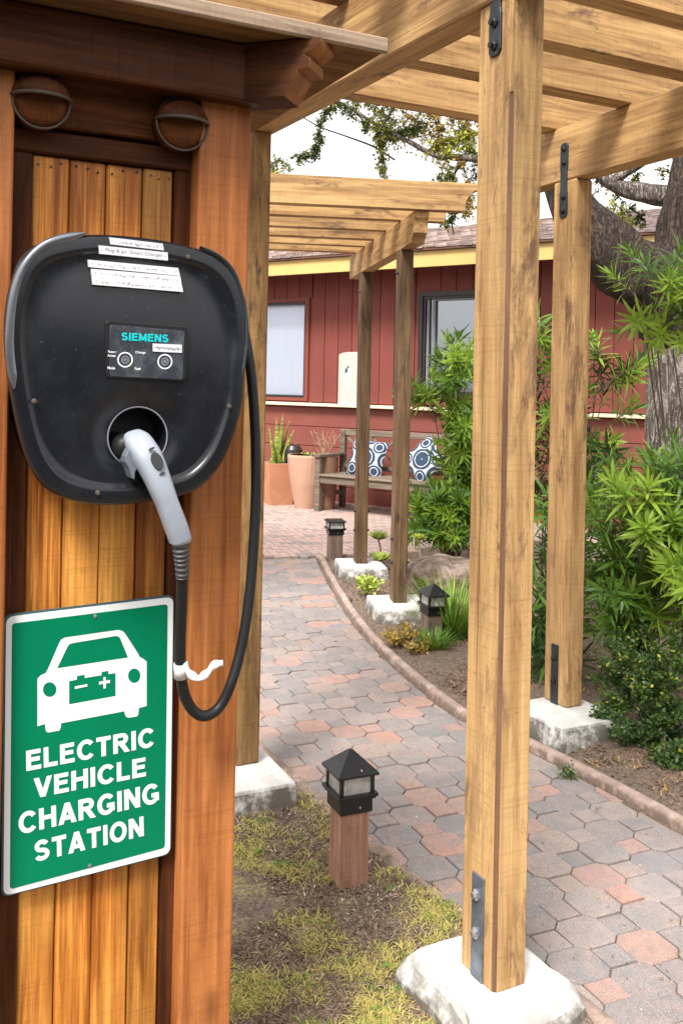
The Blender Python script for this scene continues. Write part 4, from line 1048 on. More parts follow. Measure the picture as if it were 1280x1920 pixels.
# ================================================================= EV sign
SGB = 1.628
sg = thing('charging_sign', 'green and white sign with a car pictogram reading ELECTRIC VEHICLE CHARGING STATION', 'sign', onB(165, 1640, SGB, TH), TH)
def sp(x, y): p = onB(x, y, SGB, TH); return (p.x, p.z)
mb = MB(); mb.prism(rrect((8, 1153), (327, 1115), (321, 1602), (3, 1684), .014, SGB), SGB + .001, SGB + .004, 'y'); mb.build('backplate', M['sign_edge'], sg, onB(165, 1400, SGB, TH))
mb = MB(); mb.prism(rrect((12, 1157), (325, 1119), (319, 1600), (7, 1680), .013, SGB), SGB - .0004, SGB + .001, 'y'); mb.build('border', M['sign_white'], sg, onB(165, 1400, SGB, TH))
mb = MB(); mb.prism(rrect((23, 1169), (314.5, 1132.5), (309, 1589), (19, 1667), .006, SGB), SGB - .0010, SGB - .0002, 'y'); mb.build('panel', M['sign_green'], sg, onB(165, 1400, SGB, TH))
PBK = SGB - .0016
def poly_mesh(name, outer, holes, mat, b):
    """flat polygon with holes via bmesh triangle fill"""
    bm = bmesh.new(); es = []
    for lp in [outer] + holes:
        vs = [bm.verts.new((p[0], b, p[1])) for p in lp]
        es += [bm.edges.new((vs[i], vs[(i + 1) % len(vs)])) for i in range(len(vs))]
    bmesh.ops.triangle_fill(bm, edges=es, use_beauty=True)
    me = bpy.data.meshes.new(name); o = Vector((outer[0][0], b, outer[0][1]))
    for v in bm.verts: v.co -= o
    bm.to_mesh(me); bm.free(); me.materials.append(mat); return put(name, me, sg, o, TH)
K = 2.6667
def c7(x, y): return sp(x / K, 940 + y / K)       # read off an enlargement of the photo
car = [c7(*p) for p in ((188, 1123), (188, 885), (205, 868), (228, 858), (240, 838), (295, 710), (306, 690), (325, 680), (590, 642), (607, 645), (622, 655), (690, 760), (697, 776), (716, 786), (733, 800), (733, 1022), (694, 1032), (692, 1062), (685, 1074), (645, 1080), (630, 1076), (624, 1062), (622, 1048), (306, 1108), (304, 1130), (298, 1144), (240, 1155), (229, 1144), (226, 1112))]
def arc(cx, cy, rx, ry, k=20): return [c7(cx + rx * math.cos(2 * math.pi * i / k), cy + ry * math.sin(2 * math.pi * i / k)) for i in range(k)]
windscreen = [c7(*p) for p in ((286, 834), (340, 722), (350, 712), (362, 708), (578, 672), (590, 674), (600, 682), (640, 780))]
batt = [c7(*p) for p in ((346, 898), (385, 890), (385, 872), (424, 866), (424, 882), (508, 868), (508, 852), (542, 846), (542, 862), (578, 858), (578, 972), (346, 1014))]
poly_mesh('car_pictogram', car, [windscreen, arc(249, 940, 34, 37), arc(671, 871, 31, 36), batt], M['sign_white'], PBK)
def flat(name, pts): poly_mesh(name, [c7(*p) for p in pts], [], M['sign_white'], PBK - .0002)
flat('minus_mark', ((374, 924), (437, 912), (437, 924), (374, 937)))
flat('plus_mark', ((495, 900), (517, 897), (517, 878), (528, 876), (528, 895), (550, 891), (550, 906), (529, 910), (529, 933), (517, 935), (517, 911), (495, 915)))
def hgt(x, y0, y1): return abs(sp(x, y0)[1] - sp(x, y1)[1])
for s_txt, x0, y0, x1, y1, h in (('ELECTRIC', 50, 1446, 289.5, 1399.5, 37), ('VEHICLE', 65, 1497, 274, 1455, 36.5), ('CHARGING', 36, 1565, 299, 1504.5, 39), ('STATION', 66, 1616.5, 270, 1567, 38)):
    tx('lettering', s_txt, x0, y0, x1, y1, hgt(165, 1500, 1500 + h), M['sign_white'], .045, PBK, sg)
for x, y in ((178, 1155), (168, 1622)):
    c = onB(x, y, SGB, TH); m = MB(); m.tube([(c.x, SGB + .001, c.z), (c.x, SGB - .0025, c.z), (c.x, SGB - .003, c.z)], [.0035, .003, .001], 10); m.build('screw', M['steel'], sg, c)

# ================================================================= house
HB = 9.75
def ha(px, py, b=HB): return onB(px, py, b, HO)
hs = thing('house', 'red board-sided house with yellow fascia and shingled roof behind the patio', 'house', (-7.0, HB, 0), HO)
LZ = ha(600, 756).z                              # ledge top
EZ = 2.86
A0, A1 = -12.0, 0.6
w1a, w1b = ha(440, 700).x, ha(578, 700).x        # left window outer trim
w2a, w2b = ha(783, 700).x, ha(985, 700).x
w1z0, w1z1 = ha(540, 745).z, ha(540, 567).z
w2z0, w2z1 = ha(800, 738).z, ha(800, 556).z
# solid wall behind the boards with the window openings left out
def wall_pieces(name, mat, b0, b1):
    z0 = min(w1z0, w2z0); z1 = EZ + .1
    box('wall', hs, (A0, w1a), (b0, b1), (-.03, z1), mat, 0)
    box('wall', hs, (w1b, w2a), (b0, b1), (-.03, z1), mat, 0)
    box('wall', hs, (w2b, A1), (b0, b1), (-.03, z1), mat, 0)
    for a, b, c, d in ((w1a, w1b, w1z0, w1z1), (w2a, w2b, w2z0, w2z1)):
        box('wall', hs, (a, b), (b0, b1), (-.03, c), mat, 0); box('wall', hs, (a, b), (b0, b1), (d, z1), mat, 0)
wall_pieces('wall', M['red_trim'], HB + .012, HB + .12)
box('wall', hs, (A0, A1), (HB + 6.0, HB + 6.1), (-.03, EZ), M['red_wall'], 0)
box('wall', hs, (A0, A0 + .1), (HB + .12, HB + 6.0), (-.03, EZ), M['red_wall'], 0)
box('wall', hs, (A1 - .1, A1), (HB + .12, HB + 6.0), (-.03, EZ), M['red_wall'], 0)
bwd = 0.205; a = A0 + .01
first = ha(583, 700).x % bwd
a = A0 + (first - A0 % bwd)
while a < A1 - bwd:
    segs = [(LZ + .012, EZ + .02)]
    for (wa, wb, z0, z1) in ((w1a - .06, w1b + .06, w1z0 - .05, w1z1 + .05), (w2a - .05, w2b + .06, w2z0 - .05, w2z1 + .05)):
        x0, x1 = a, a + bwd
        if x1 > wa and x0 < wb:
            if x0 >= wa - .001 and x1 <= wb + .001: segs = [(z1, EZ + .02)]
            elif x0 < wa: segs = [(LZ + .012, EZ + .02)]; x1 = wa; 
            else: segs = [(LZ + .012, EZ + .02)]; x0 = wb
            if x1 - x0 < .02: segs = []
            for s0, s1 in segs:
                if s1 - s0 > .03: box('board', hs, (x0 + .004, x1 - .004), (HB - .008 + rnd(-.001, .001), HB + .0115), (s0, s1), M['red_wall'], 0.002)
            segs = None; break
    if segs is not None:
        for s0, s1 in segs: box('board', hs, (a + .004, a + bwd - .004), (HB - .008 + rnd(-.001, .001), HB + .0115), (s0, s1), M['red_wall'], 0.002)
    a += bwd
ex = lambda: None
# lap boards under the ledge
zz = LZ - .05; k = 0
while zz > 0.0:
    z0 = max(zz - .245, -.02)
    o = box('lap_board', hs, (A0, A1), (HB - .012, HB + .0115), (z0, zz - .008), M['red_low'], 0.003); o.rotation_euler.x = R(1.2)
    zz -= .245
box('ledge', hs, (A0, A1 + .02), (HB - .10, HB - .0125), (LZ - .038, LZ), M['cream'], 0.004)
# eaves, fascia, roof
OV = 0.52
FZB, FZT = ha(600, 512, HB - OV).z, ha(600, 484, HB - OV).z
box('soffit', hs, (A0 - .4, A1 + .4), (HB - OV + .03, HB + .1), (FZB + .06, FZB + .08), M['eave'], 0)
box('fascia', hs, (A0 - .4, A1 + .4), (HB - OV, HB - OV + .028), (FZB, FZT), M['yellow'], 0.003)
PITCH = math.tan(R(16.5)); RD = 2.0
a_, b_ = A0 - .45, A1 + .45
mb = MB(); bq = HB - OV - .04; zq = FZT
mb.add([(a_, bq, zq), (b_, bq, zq), (b_, bq + RD, zq + RD * PITCH), (a_, bq + RD, zq + RD * PITCH), (b_, bq + RD + 5, zq + RD * PITCH - 1.2), (a_, bq + RD + 5, zq + RD * PITCH - 1.2),
        (a_, bq, zq + .02), (b_, bq, zq + .02), (b_, bq + RD, zq + RD * PITCH + .02), (a_, bq + RD, zq + RD * PITCH + .02)], [(0, 3, 2, 1), (3, 5, 4, 2), (0, 1, 7, 6), (6, 7, 8, 9), (9, 8, 4, 5)])
roof = mb.build('roof', M['eave'], hs, (-6, HB, FZT))
# shingles
sh_me = []
for k in range(6):
    w_ = 0.15; mm = MB(); d0 = rnd(-.012, .012); th_ = rnd(.010, .018)
    mm.add([(0, d0, 0), (w_ - .006, d0 + rnd(-.01, .01), 0), (w_ - .006, .28, 0), (0, .28, 0), (0, d0, th_), (w_ - .006, d0 + rnd(-.01, .01), th_), (w_ - .006, .28, .004), (0, .28, .004)], [(0, 1, 5, 4), (4, 5, 6, 7), (0, 4, 7, 3), (1, 2, 6, 5)])
    sh_me.append(mesh_from('shingle', mm.v, mm.f, M['shingle']))
cnt = 0; rest = MB()
expo = .155
rows = int(RD / math.cos(math.atan(PITCH)) / expo)
cands = []
for r_ in range(rows):
    x = a_ + (r_ % 2) * .07 + rnd(0, .04)
    while x < b_ - .15:
        s = r_ * expo; pb = bq + s * math.cos(math.atan(PITCH)); pzv = zq + .022 + s * math.sin(math.atan(PITCH)) + .006
        cands.append((x, pb, pzv)); x += .15 + rnd(0, .006)
def seen(c):
    wv = Matrix.Rotation(HO, 3, 'Z') @ Vector(c); u = CX + F * wv.x / wv.y; v_ = CY - F * (wv.z - CAMH) / wv.y + .02 * (u - CX)
    return (480 < u < 670 and v_ > 445) or (755 < u < 892) or (1005 < u < 1062)
tilt = math.atan(PITCH) - .05
vis = [c for c in cands if seen(c)]
visset = set(vis[:300])
for c in cands:
    mesh = random.choice(sh_me)
    if c in visset:
        o = bpy.data.objects.new('shingle', mesh); COL.objects.link(o); o.parent = roof; o.location = Vector(c) - ORG[roof.name][0]; o.rotation_euler = (tilt, 0, rnd(-.01, .01)); ORG[o.name] = (Vector(c), HO)
    else:
        mt = Matrix.Translation(Vector(c)) @ Matrix.Rotation(tilt, 4, 'X'); rest.add([mt @ v.co for v in mesh.vertices], [tuple(p.vertices) for p in mesh.polygons])
rr_ = rest.build('shingles', M['shingle'], roof, (-6, HB, FZT)); rr_['kind'] = 'stuff'
# windows
def window(wa, wb, z0, z1, kind):
    w_ = box('window', hs, (wa, wb), (HB + .05, HB + .056), (z0, z1), M['glass'] if kind == 'pale' else M['glass_dark'], 0)
    w_['label'] = 'window with a drawn pale blind' if kind == 'pale' else 'sliding window reflecting grey sky'
    t = .055
    m = MB(); m.box((wa - t, wb + t), (HB - .02, HB + .011), (z1, z1 + t)); m.box((wa - t, wb + t), (HB - .02, HB + .011), (z0 - .04, z0)); m.box((wa - t, wa), (HB - .019, HB + .0105), (z0, z1)); m.box((wb, wb + t), (HB - .019, HB + .0105), (z0, z1))
    m.build('casing', M['red_trim'] if kind == 'pale' else M['frame_dark'], w_, ((wa + wb) / 2, HB, z1))
    t = .032
    m = MB(); m.box((wa, wb), (HB + .0, HB + .049), (z1 - t, z1)); m.box((wa, wb), (HB + .0, HB + .049), (z0, z0 + t)); m.box((wa, wa + t), (HB + .001, HB + .048), (z0 + t, z1 - t)); m.box((wb - t, wb), (HB + .001, HB + .048), (z0 + t, z1 - t))
    m.build('frame', M['frame_dark'], w_, ((wa + wb) / 2, HB, z0))
    if kind != 'pale':
        x = wa + .115
        m = MB(); m.box((x, x + .035), (HB + .015, HB + .047), (z0 + t, z1 - t)); m.box((wa + .04, wa + .07), (HB + .02, HB + .046), (z0 + t, z1 - t)); m.box((x + .035, wb - t), (HB + .02, HB + .045), (z1 - t - .02, z1 - t)); m.build('sash', M['frame_grey'], w_, (x, HB, z0))
        box('curtain', w_, (wa, wb), (HB + .30, HB + .31), (z0 - .1, z1 + .1), paint('grey_curtain', (0.42, 0.47, 0.55), .8, .1, 3, 0), 0)
    else:
        box('blind', w_, (wa + .002, wb - .002), (HB + .07, HB + .075), (z0, z1), M['curtain'], 0)
window(w1a, w1b - .05, w1z0, w1z1, 'pale'); window(w2a + .055, w2b, w2z0, w2z1, 'grey')
# painted plaque leaning on the ledge
c = ha(649, 705, HB - .05)
x0, x1, z1 = ha(635.5, 705, HB - .05).x, ha(676, 705, HB - .05).x, ha(650, 660, HB - .05).z
pq = thing('painted_plaque', 'white painted panel with faded blue and pink figures on the house ledge', 'plaque', (c.x, HB - .05, LZ), HO)
pts = [(x0, LZ)] + [(x1, LZ), (x1, z1)] + [(lerp(x1, x0, .6), z1), (lerp(x1, x0, .85), z1 - .012), (x0, z1 - .035)]
mb = MB(); mb.prism(pts, HB - .065, HB - .035, 'y'); mb.build('panel', paint('plaque_white', (0.50, 0.47, 0.43), 0.6, 0.2, 8, 0), pq, (c.x, HB - .05, LZ), bevel=.003)
def dab(px0, py0, px1, py1, col, nm):
    p, q = ha(px0, py0, HB - .066), ha(px1, py1, HB - .066); k = 12
    m = MB(); m.prism([((p.x + q.x) / 2 + (q.x - p.x) / 2 * math.cos(i * .5236) * rnd(.8, 1.1), (p.z + q.z) / 2 + (q.z - p.z) / 2 * math.sin(i * .5236) * rnd(.8, 1.1)) for i in range(k)], HB - .0665, HB - .066, 'y'); m.build('painted_mark', paint(nm, col, .6, .1, 5, 0), pq, p)
dab(644, 675, 660, 681, (.55, .60, .48), 'mark_sage'); dab(646.5, 690, 651.5, 700, (.03, .06, .12), 'mark_navy'); dab(650.5, 686, 654, 691, (.05, .07, .10), 'mark_ink')
dab(650, 692, 658, 707, (.62, .72, .85), 'mark_sky'); dab(648, 707, 654, 726, (.66, .68, .70), 'mark_grey'); dab(655, 716, 664, 732, (.85, .62, .42), 'mark_sand'); dab(651, 728, 664, 738, (.85, .45, .45), 'mark_rose')

# ================================================================= bench with pillows
fl_ = toloc(ground(588, 958), HO); bx, by = fl_.x, fl_.y
bn = thing('garden_bench', 'weathered grey wooden bench with lattice back before the red house', 'bench', (bx + .9, by + .25, 0), HO)
BL, BD, SH = 1.92, 0.50, 0.43
for x in (bx, bx + BL - .07):
    box('leg', bn, (x, x + .07), (by, by + .06), (0, .62), M['bench'], .004)
    box('leg', bn, (x, x + .07), (by + BD, by + BD + .06), (0, .93), M['bench'], .004)
    box('armrest', bn, (x - .015, x + .085), (by - .03, by + BD), (.62, .655), M['bench'], .006)
    box('rail', bn, (x + .015, x + .055), (by + .06, by + BD), (.16, .21), M['bench'], .003)
    box('rail', bn, (x + .015, x + .055), (by + .06, by + BD), (SH - .09, SH - .03), M['bench'], .003)
box('apron', bn, (bx + .07, bx + BL - .07), (by + .008, by + .045), (SH - .105, SH - .024), M['bench'], .004)
for k in range(6):
    y0 = by - .015 + k * .085
    box('slat', bn, (bx + .071, bx + BL - .071), (y0, y0 + .072), (SH - .022, SH), M['bench'], .004)
box('back_rail', bn, (bx + .07, bx + BL - .07), (by + BD + .01, by + BD + .05), (.86, .93), M['bench'], .005)
box('back_rail', bn, (bx + .07, bx + BL - .07), (by + BD + .01, by + BD + .05), (.47, .52), M['bench'], .005)
span = (BL - .14) / 5
for k in range(1, 5):
    if k in (2, 3): continue
    x = bx + .07 + span * k; box('back_post', bn, (x - .025, x + .025), (by + BD + .012, by + BD + .048), (.52, .86), M['bench'], .003)
for k in range(5):
    x0, x1 = bx + .07 + span * k, bx + .07 + span * (k + 1)
    for s in (0, 1):
        m = MB(); w_ = .02; za, zb = (.52, .86) if s == 0 else (.86, .52)
        m.prism([(x0, za - w_), (x0, za + w_), (x1, zb + w_), (x1, zb - w_)], by + BD + .016 + s * .014, by + BD + .029 + s * .014, 'y'); m.build('lattice_slat', M['bench'], bn, ((x0 + x1) / 2, by + BD + .03, .69), bevel=.002, seg=1)
def pillow(px, py, size, depth_off, turn, lean, label, yaw=0.0):
    c = onB(px, py, by + depth_off, HO)
    vs = []; fs = []; k = 18
    def hgt_(u, v):
        return .075 * ((1 - abs(u) ** 2.6) * (1 - abs(v) ** 2.6)) ** .5
    for s in (-1, 1):
        for i in range(k + 1):
            for j in range(k + 1):
                u, v = i / k * 2 - 1, j / k * 2 - 1
                pin = 1 - .07 * (1 - abs(u * v)) * (abs(u) ** 6 + abs(v) ** 6) * .8
                vs.append((u * size / 2 * pin, s * hgt_(u, v), v * size / 2 * pin))
    n_ = (k + 1) ** 2
    for s in (0, 1):
        for i in range(k):
            for j in range(k):
                q = [s * n_ + i * (k + 1) + j, s * n_ + (i + 1) * (k + 1) + j, s * n_ + (i + 1) * (k + 1) + j + 1, s * n_ + i * (k + 1) + j + 1]; fs.append(tuple(q if s == 0 else q[::-1]))
    o = put('cushion', mesh_from('cushion', vs, fs, M['pillow'], True), None, c, HO)
    o.rotation_euler = (Matrix.Rotation(HO + yaw, 3, 'Z') @ Matrix.Rotation(lean, 3, 'X') @ Matrix.Rotation(turn, 3, 'Y')).to_euler()
    meta(o, label, 'cushion', 'patterned cushions on the bench'); return o
pillow(688, 860, .44, .33, R(6), R(-17), 'navy and white cushion standing square on the bench, partly behind the pergola posts', R(8))
pillow(796, 864, .42, .32, R(45), R(-19), 'navy and white cushion set on its corner on the bench, right of the pergola posts')

# ================================================================= pots
def pot_square(name, label, px, py, wt, wb, h, mat):
    p = ground(px, py); t = thing(name, label, 'planter', (p.x, p.y, 0), 0)
    m = MB(); rr4 = lambda w_, z: [(p.x + w_ * math.cos(R(45 + 20 + 90 * k)) * .7071, p.y + w_ * math.sin(R(45 + 20 + 90 * k)) * .7071, z) for k in range(4)]
    m.add(rr4(wb, 0) + rr4(wt, h) + rr4(wt * .88, h) + rr4(wt * .86, h - .05), [(i + 4 * r_, (i + 1) % 4 + 4 * r_, (i + 1) % 4 + 4 * r_ + 4, i + 4 * r_ + 4) for r_ in range(3) for i in range(4)])
    m.build('pot', mat, t, (p.x, p.y, 0), bevel=.006)
    m = MB(); m.add(rr4(wt * .87, h - .045), [(0, 1, 2, 3)]); m.build('soil', M['soil'], t, (p.x, p.y, h)); return t, p
def pot_round(name, label, p, prof, mat, nn=28):
    t = thing(name, label, 'planter', (p[0], p[1], 0), 0)
    m = MB(); m.tube([(p[0], p[1], z) for r_, z in prof], [r_ for r_, z in prof], nn); m.build('pot', mat, t, (p[0], p[1], 0), smooth=False)
    return t
t1, p1 = pot_square('square_planter', 'square tapered terracotta planter with upright snake plant, left of the bench', 521, 944, .36, .29, .50, M['terra'])
for k in range(11):                       # each broad leaf its own part
    a = k * 2.4; rad = .02 + .010 * k; bx0, by0 = p1.x + rad * math.cos(a), p1.y + rad * math.sin(a)
    h = (.64, .60, .50, .56, .42, .45, .36, .48, .30, .40, .34)[k]; ln = (.02, -.02, .05, .09, -.06, .12, .10, -.08, .13, .15, -.10)[k]
    m = MB(); vs = []; fa = rnd(0, 3.1)
    for i in range(9):
        t_ = i / 8; w_ = .026 * (1 - t_ ** 3.2) * (1 + .3 * math.sin(t_ * 3)); cx, cy, z = bx0 + ln * t_ ** 1.6, by0 + ln * .2 * t_, .45 + h * t_
        for s in (-1, 0, 1): vs.append((cx + s * w_ * math.cos(fa), cy + s * w_ * math.sin(fa) - abs(s) * .006, z))
    m.add(vs, [(i * 3 + j, i * 3 + j + 1, i * 3 + j + 4, i * 3 + j + 3) for i in range(8) for j in (0, 1)])
    o = m.build('leaf', M['snake'], t1, (bx0, by0, .45), smooth=True); sm = o.modifiers.new('s', 'SOLIDIFY'); sm.thickness = .004
pp = ground(574, 951)
t2 = pot_round('tapered_planter', 'tall pale terracotta pot with low green plant, half behind the bench arm', (pp.x, pp.y), [(.135, 0), (.15, .06), (.195, .28), (.225, .50), (.235, .60), (.228, .625), (.205, .625), (.20, .56)], M['terra_pale'])
mb = MB()
for k in range(60):
    a = rnd(0, 6.28); r_ = rnd(0, .19); h = rnd(.03, .09); x, y = pp.x + r_ * math.cos(a), pp.y + r_ * math.sin(a); b = rnd(0, 6.28); d = Vector((math.cos(b), math.sin(b), 0)) * .03
    mb.add([(x, y, .57), (x + d.x * .6 - d.y * .3, y + d.y * .6 + d.x * .3, .57 + h * .7), (x + d.x * 1.4, y + d.y * 1.4, .57 + h), (x + d.x * .6 + d.y * .3, y + d.y * .6 - d.x * .3, .57 + h * .7)], [(0, 1, 2, 3)])
mb.build('leaves', M['succulent'], t2, (pp.x, pp.y, .57))['kind'] = 'stuff'
bw = at(549, 846, pp.y + .32)
p4 = (bw.x, bw.y)
bl_ = pot_round('dark_bowl_pot', 'small dark rounded pot behind the tall pale planter', p4, [(.08, 0), (.11, .2), (.12, .5), (.12, .62), (.115, .66), (.085, .705), (.05, .715)], M['bowl'])
p3 = toloc((0, 0, 0), 0); p3 = at(612, 860, 11.15)
t3 = pot_round('brown_clay_pot', 'brown clay pot with a dry twiggy plant beside the bench arm', (p3.x, p3.y), [(.10, 0), (.11, .05), (.125, .3), (.14, .60), (.145, .62), (.125, .62), (.12, .56)], M['terra_brown'])
def twiggy(parent, base, h, spread, n_, mat, r0=.005):
    m = MB()
    for k in range(n_):
        a = rnd(0, 6.28); P = [Vector(base)]; d = Vector((math.cos(a) * spread, math.sin(a) * spread, h)) / 5
        for i in range(5): P.append(P[-1] + d + Vector((rnd(-.02, .02), rnd(-.02, .02), rnd(-.01, .01))))
        m.tube(P, [r0 * (1 - i * .15) for i in range(6)], 5)
        for j in range(3):
            q = P[2 + j]; e = q + Vector((rnd(-.07, .07), rnd(-.05, .05), rnd(.02, .08))); m.tube([q, q.lerp(e, .5) + Vector((0, 0, .01)), e], [r0 * .5, r0 * .4, r0 * .3], 4)
            for _ in range(3):
                s = Vector((rnd(-.014, .014), rnd(-.014, .014), rnd(-.012, .012))); m.add([e, e + s, e + s * .5 + Vector((.008, 0, .012))], [(0, 1, 2)])
    return m.build('branches', mat, parent, base)
twiggy(t3, (p3.x - .03, p3.y, .58), .32, .16, 12, M['twig'], .0055)

# ================================================================= garden lamps
def garden_lamp(label, p, s, rot, h_post, w_post, mat, roof_flat=False, tilt=0.0, shift=None):
    t = thing('path_light', label, 'path light', (p.x, p.y, 0), 0, 'low black path lights'); w = w_post
    t.rotation_euler = (tilt, tilt * .6, rot)
    def bx_(name, x, y, z, mt, bev=.002, par=None):
        hx, hy = x / 2, y / 2; v = [(sx * hx, sy * hy, zz) for zz in z for sy in (-1, 1) for sx in (-1, 1)]
        o = bpy.data.objects.new(name, mesh_from(name, v, [(0, 2, 3, 1), (4, 5, 7, 6), (0, 1, 5, 4), (2, 6, 7, 3), (0, 4, 6, 2), (1, 3, 7, 5)], mt)); COL.objects.link(o); o.parent = par or t
        b = o.modifiers.new('b', 'BEVEL'); b.width = bev; b.segments = 2; return o
    bx_('post', w, w, (-.04, h_post), mat, .008)
    z = h_post; c1 = w * 1.12; c2 = w * 1.40
    bx_('collar', c1, c1, (z - .028 * s, z + .012 * s), M['black_metal'])
    bx_('tray', c2 * .92, c2 * .92, (z + .0125 * s, z + .020 * s), M['black_metal'])
    bx_('tray', c2, c2, (z + .0202 * s, z + .030 * s), M['black_metal'])
    gz0, gz1 = z + .030 * s, z + .082 * s; gw = w * 1.08
    for k in range(4):                                   # four panes
        a = k * math.pi / 2; o = bpy.data.objects.new('pane', mesh_from('pane', [(-gw / 2, -gw / 2, gz0), (gw / 2, -gw / 2, gz0), (gw / 2, -gw / 2, gz1), (-gw / 2, -gw / 2, gz1), (-gw / 2, -gw / 2 + .003, gz0), (gw / 2, -gw / 2 + .003, gz0), (gw / 2, -gw / 2 + .003, gz1), (-gw / 2, -gw / 2 + .003, gz1)], [(0, 1, 2, 3), (7, 6, 5, 4)], M['frost']))
        COL.objects.link(o); o.parent = t; o.rotation_euler.z = a
        c_ = gw / 2; o = bpy.data.objects.new('corner_bar', mesh_from('corner_bar', [(-c_ + sx, -c_ + sy, zz) for zz in (gz0, gz1) for sy in (-.005 * s, .006 * s) for sx in (-.005 * s, .006 * s)], [(0, 2, 3, 1), (4, 5, 7, 6), (0, 1, 5, 4), (2, 6, 7, 3), (0, 4, 6, 2), (1, 3, 7, 5)], M['black_metal']))
        COL.objects.link(o); o.parent = t; o.rotation_euler.z = a
    e = c2 / 2 * 1.02; rz0 = gz1; tp = .055 * s if not roof_flat else .012 * s; tw = .006 if not roof_flat else e * .8
    v = [(sx * e, sy * e, rz0) for sx, sy in ((-1, -1), (1, -1), (1, 1), (-1, 1))] + [(sx * e, sy * e, rz0 + .007 * s) for sx, sy in ((-1, -1), (1, -1), (1, 1), (-1, 1))] + [(sx * tw, sy * tw, rz0 + .007 * s + tp) for sx, sy in ((-1, -1), (1, -1), (1, 1), (-1, 1))]
    o = bpy.data.objects.new('lamp_roof', mesh_from('lamp_roof', v, [(3, 2, 1, 0)] + [(r_ * 4 + i, r_ * 4 + (i + 1) % 4, r_ * 4 + 4 + (i + 1) % 4, r_ * 4 + 4 + i) for r_ in (0, 1) for i in range(4)] + [(8, 9, 10, 11)], M['black_metal'])); COL.objects.link(o); o.parent = t
    b = o.modifiers.new('b', 'BEVEL'); b.width = .002; b.segments = 2
    for zz, yy in ((z - .010 * s, c1 / 2), (rz0 + .018 * s, e * .86)):
        m = MB(); m.tube([(0.01, -yy + .002, zz), (0.01, -yy - .003, zz)], .0035, 8); o = bpy.data.objects.new('screw', mesh_from('screw', m.v, m.f, M['steel'])); COL.objects.link(o); o.parent = t
    return t
garden_lamp('nearest path light, black lantern on a short reddish timber post in patchy grass', ground(652, 1660), 1.0, TH - R(3), .262, .092, M['lightpost'])
garden_lamp('path light tilted among green grass beside a white footing', ground(806, 1205), 1.0, R(22), .20, .098, M['lightpost2'], tilt=R(3))
garden_lamp('farthest path light, flat-topped black lantern on a dark post at the head of the kerb', ground(627, 1050), .95, R(12), .245, .115, M['lightpost2'], True)

# ================================================================= vegetation
def leaf_strip(mb, base, d, up, length, width, bend=.3, segs=3):
    d = d.normalized(); s = d.cross(up)
    if s.length < 1e-3: s = d.cross(Vector((1, 0, 0)))
    s.normalize(); nn = s.cross(d).normalized(); vs = []
    for i in range(segs + 1):
        t = i / segs; w_ = width * (math.sin(math.pi * (t * .92 + .06)) ** .7) * .5
        c = base + d * (length * t) - nn * (bend * length * t * t) 
        if i == segs: vs.append(c)
        else: vs += [c - s * w_, c + s * w_]
    n_ = segs * 2; fs = [(2 * i, 2 * i + 1, 2 * i + 3, 2 * i + 2) for i in range(segs - 1)] + [(n_ - 2, n_ - 1, n_)]
    mb.add(vs, fs)
def sprig_geo(nl, ln, wd, stem, seed):
    rs = random.Random(seed); m = MB()
    for k in range(nl):
        t = k / nl; a = k * 2.399; pos = Vector((0, 0, stem * t)); el = lerp(R(12), R(72), t ** 1.4) + rs.uniform(-.15, .15)
        d = Vector((math.cos(a) * math.cos(el), math.sin(a) * math.cos(el), math.sin(el)))
        leaf_strip(m, pos, d, Vector((0, 0, 1)), ln * rs.uniform(.7, 1.15) * (1 - .3 * t), wd * rs.uniform(.7, 1.2), rs.uniform(-.15, .6), 4)
    return m
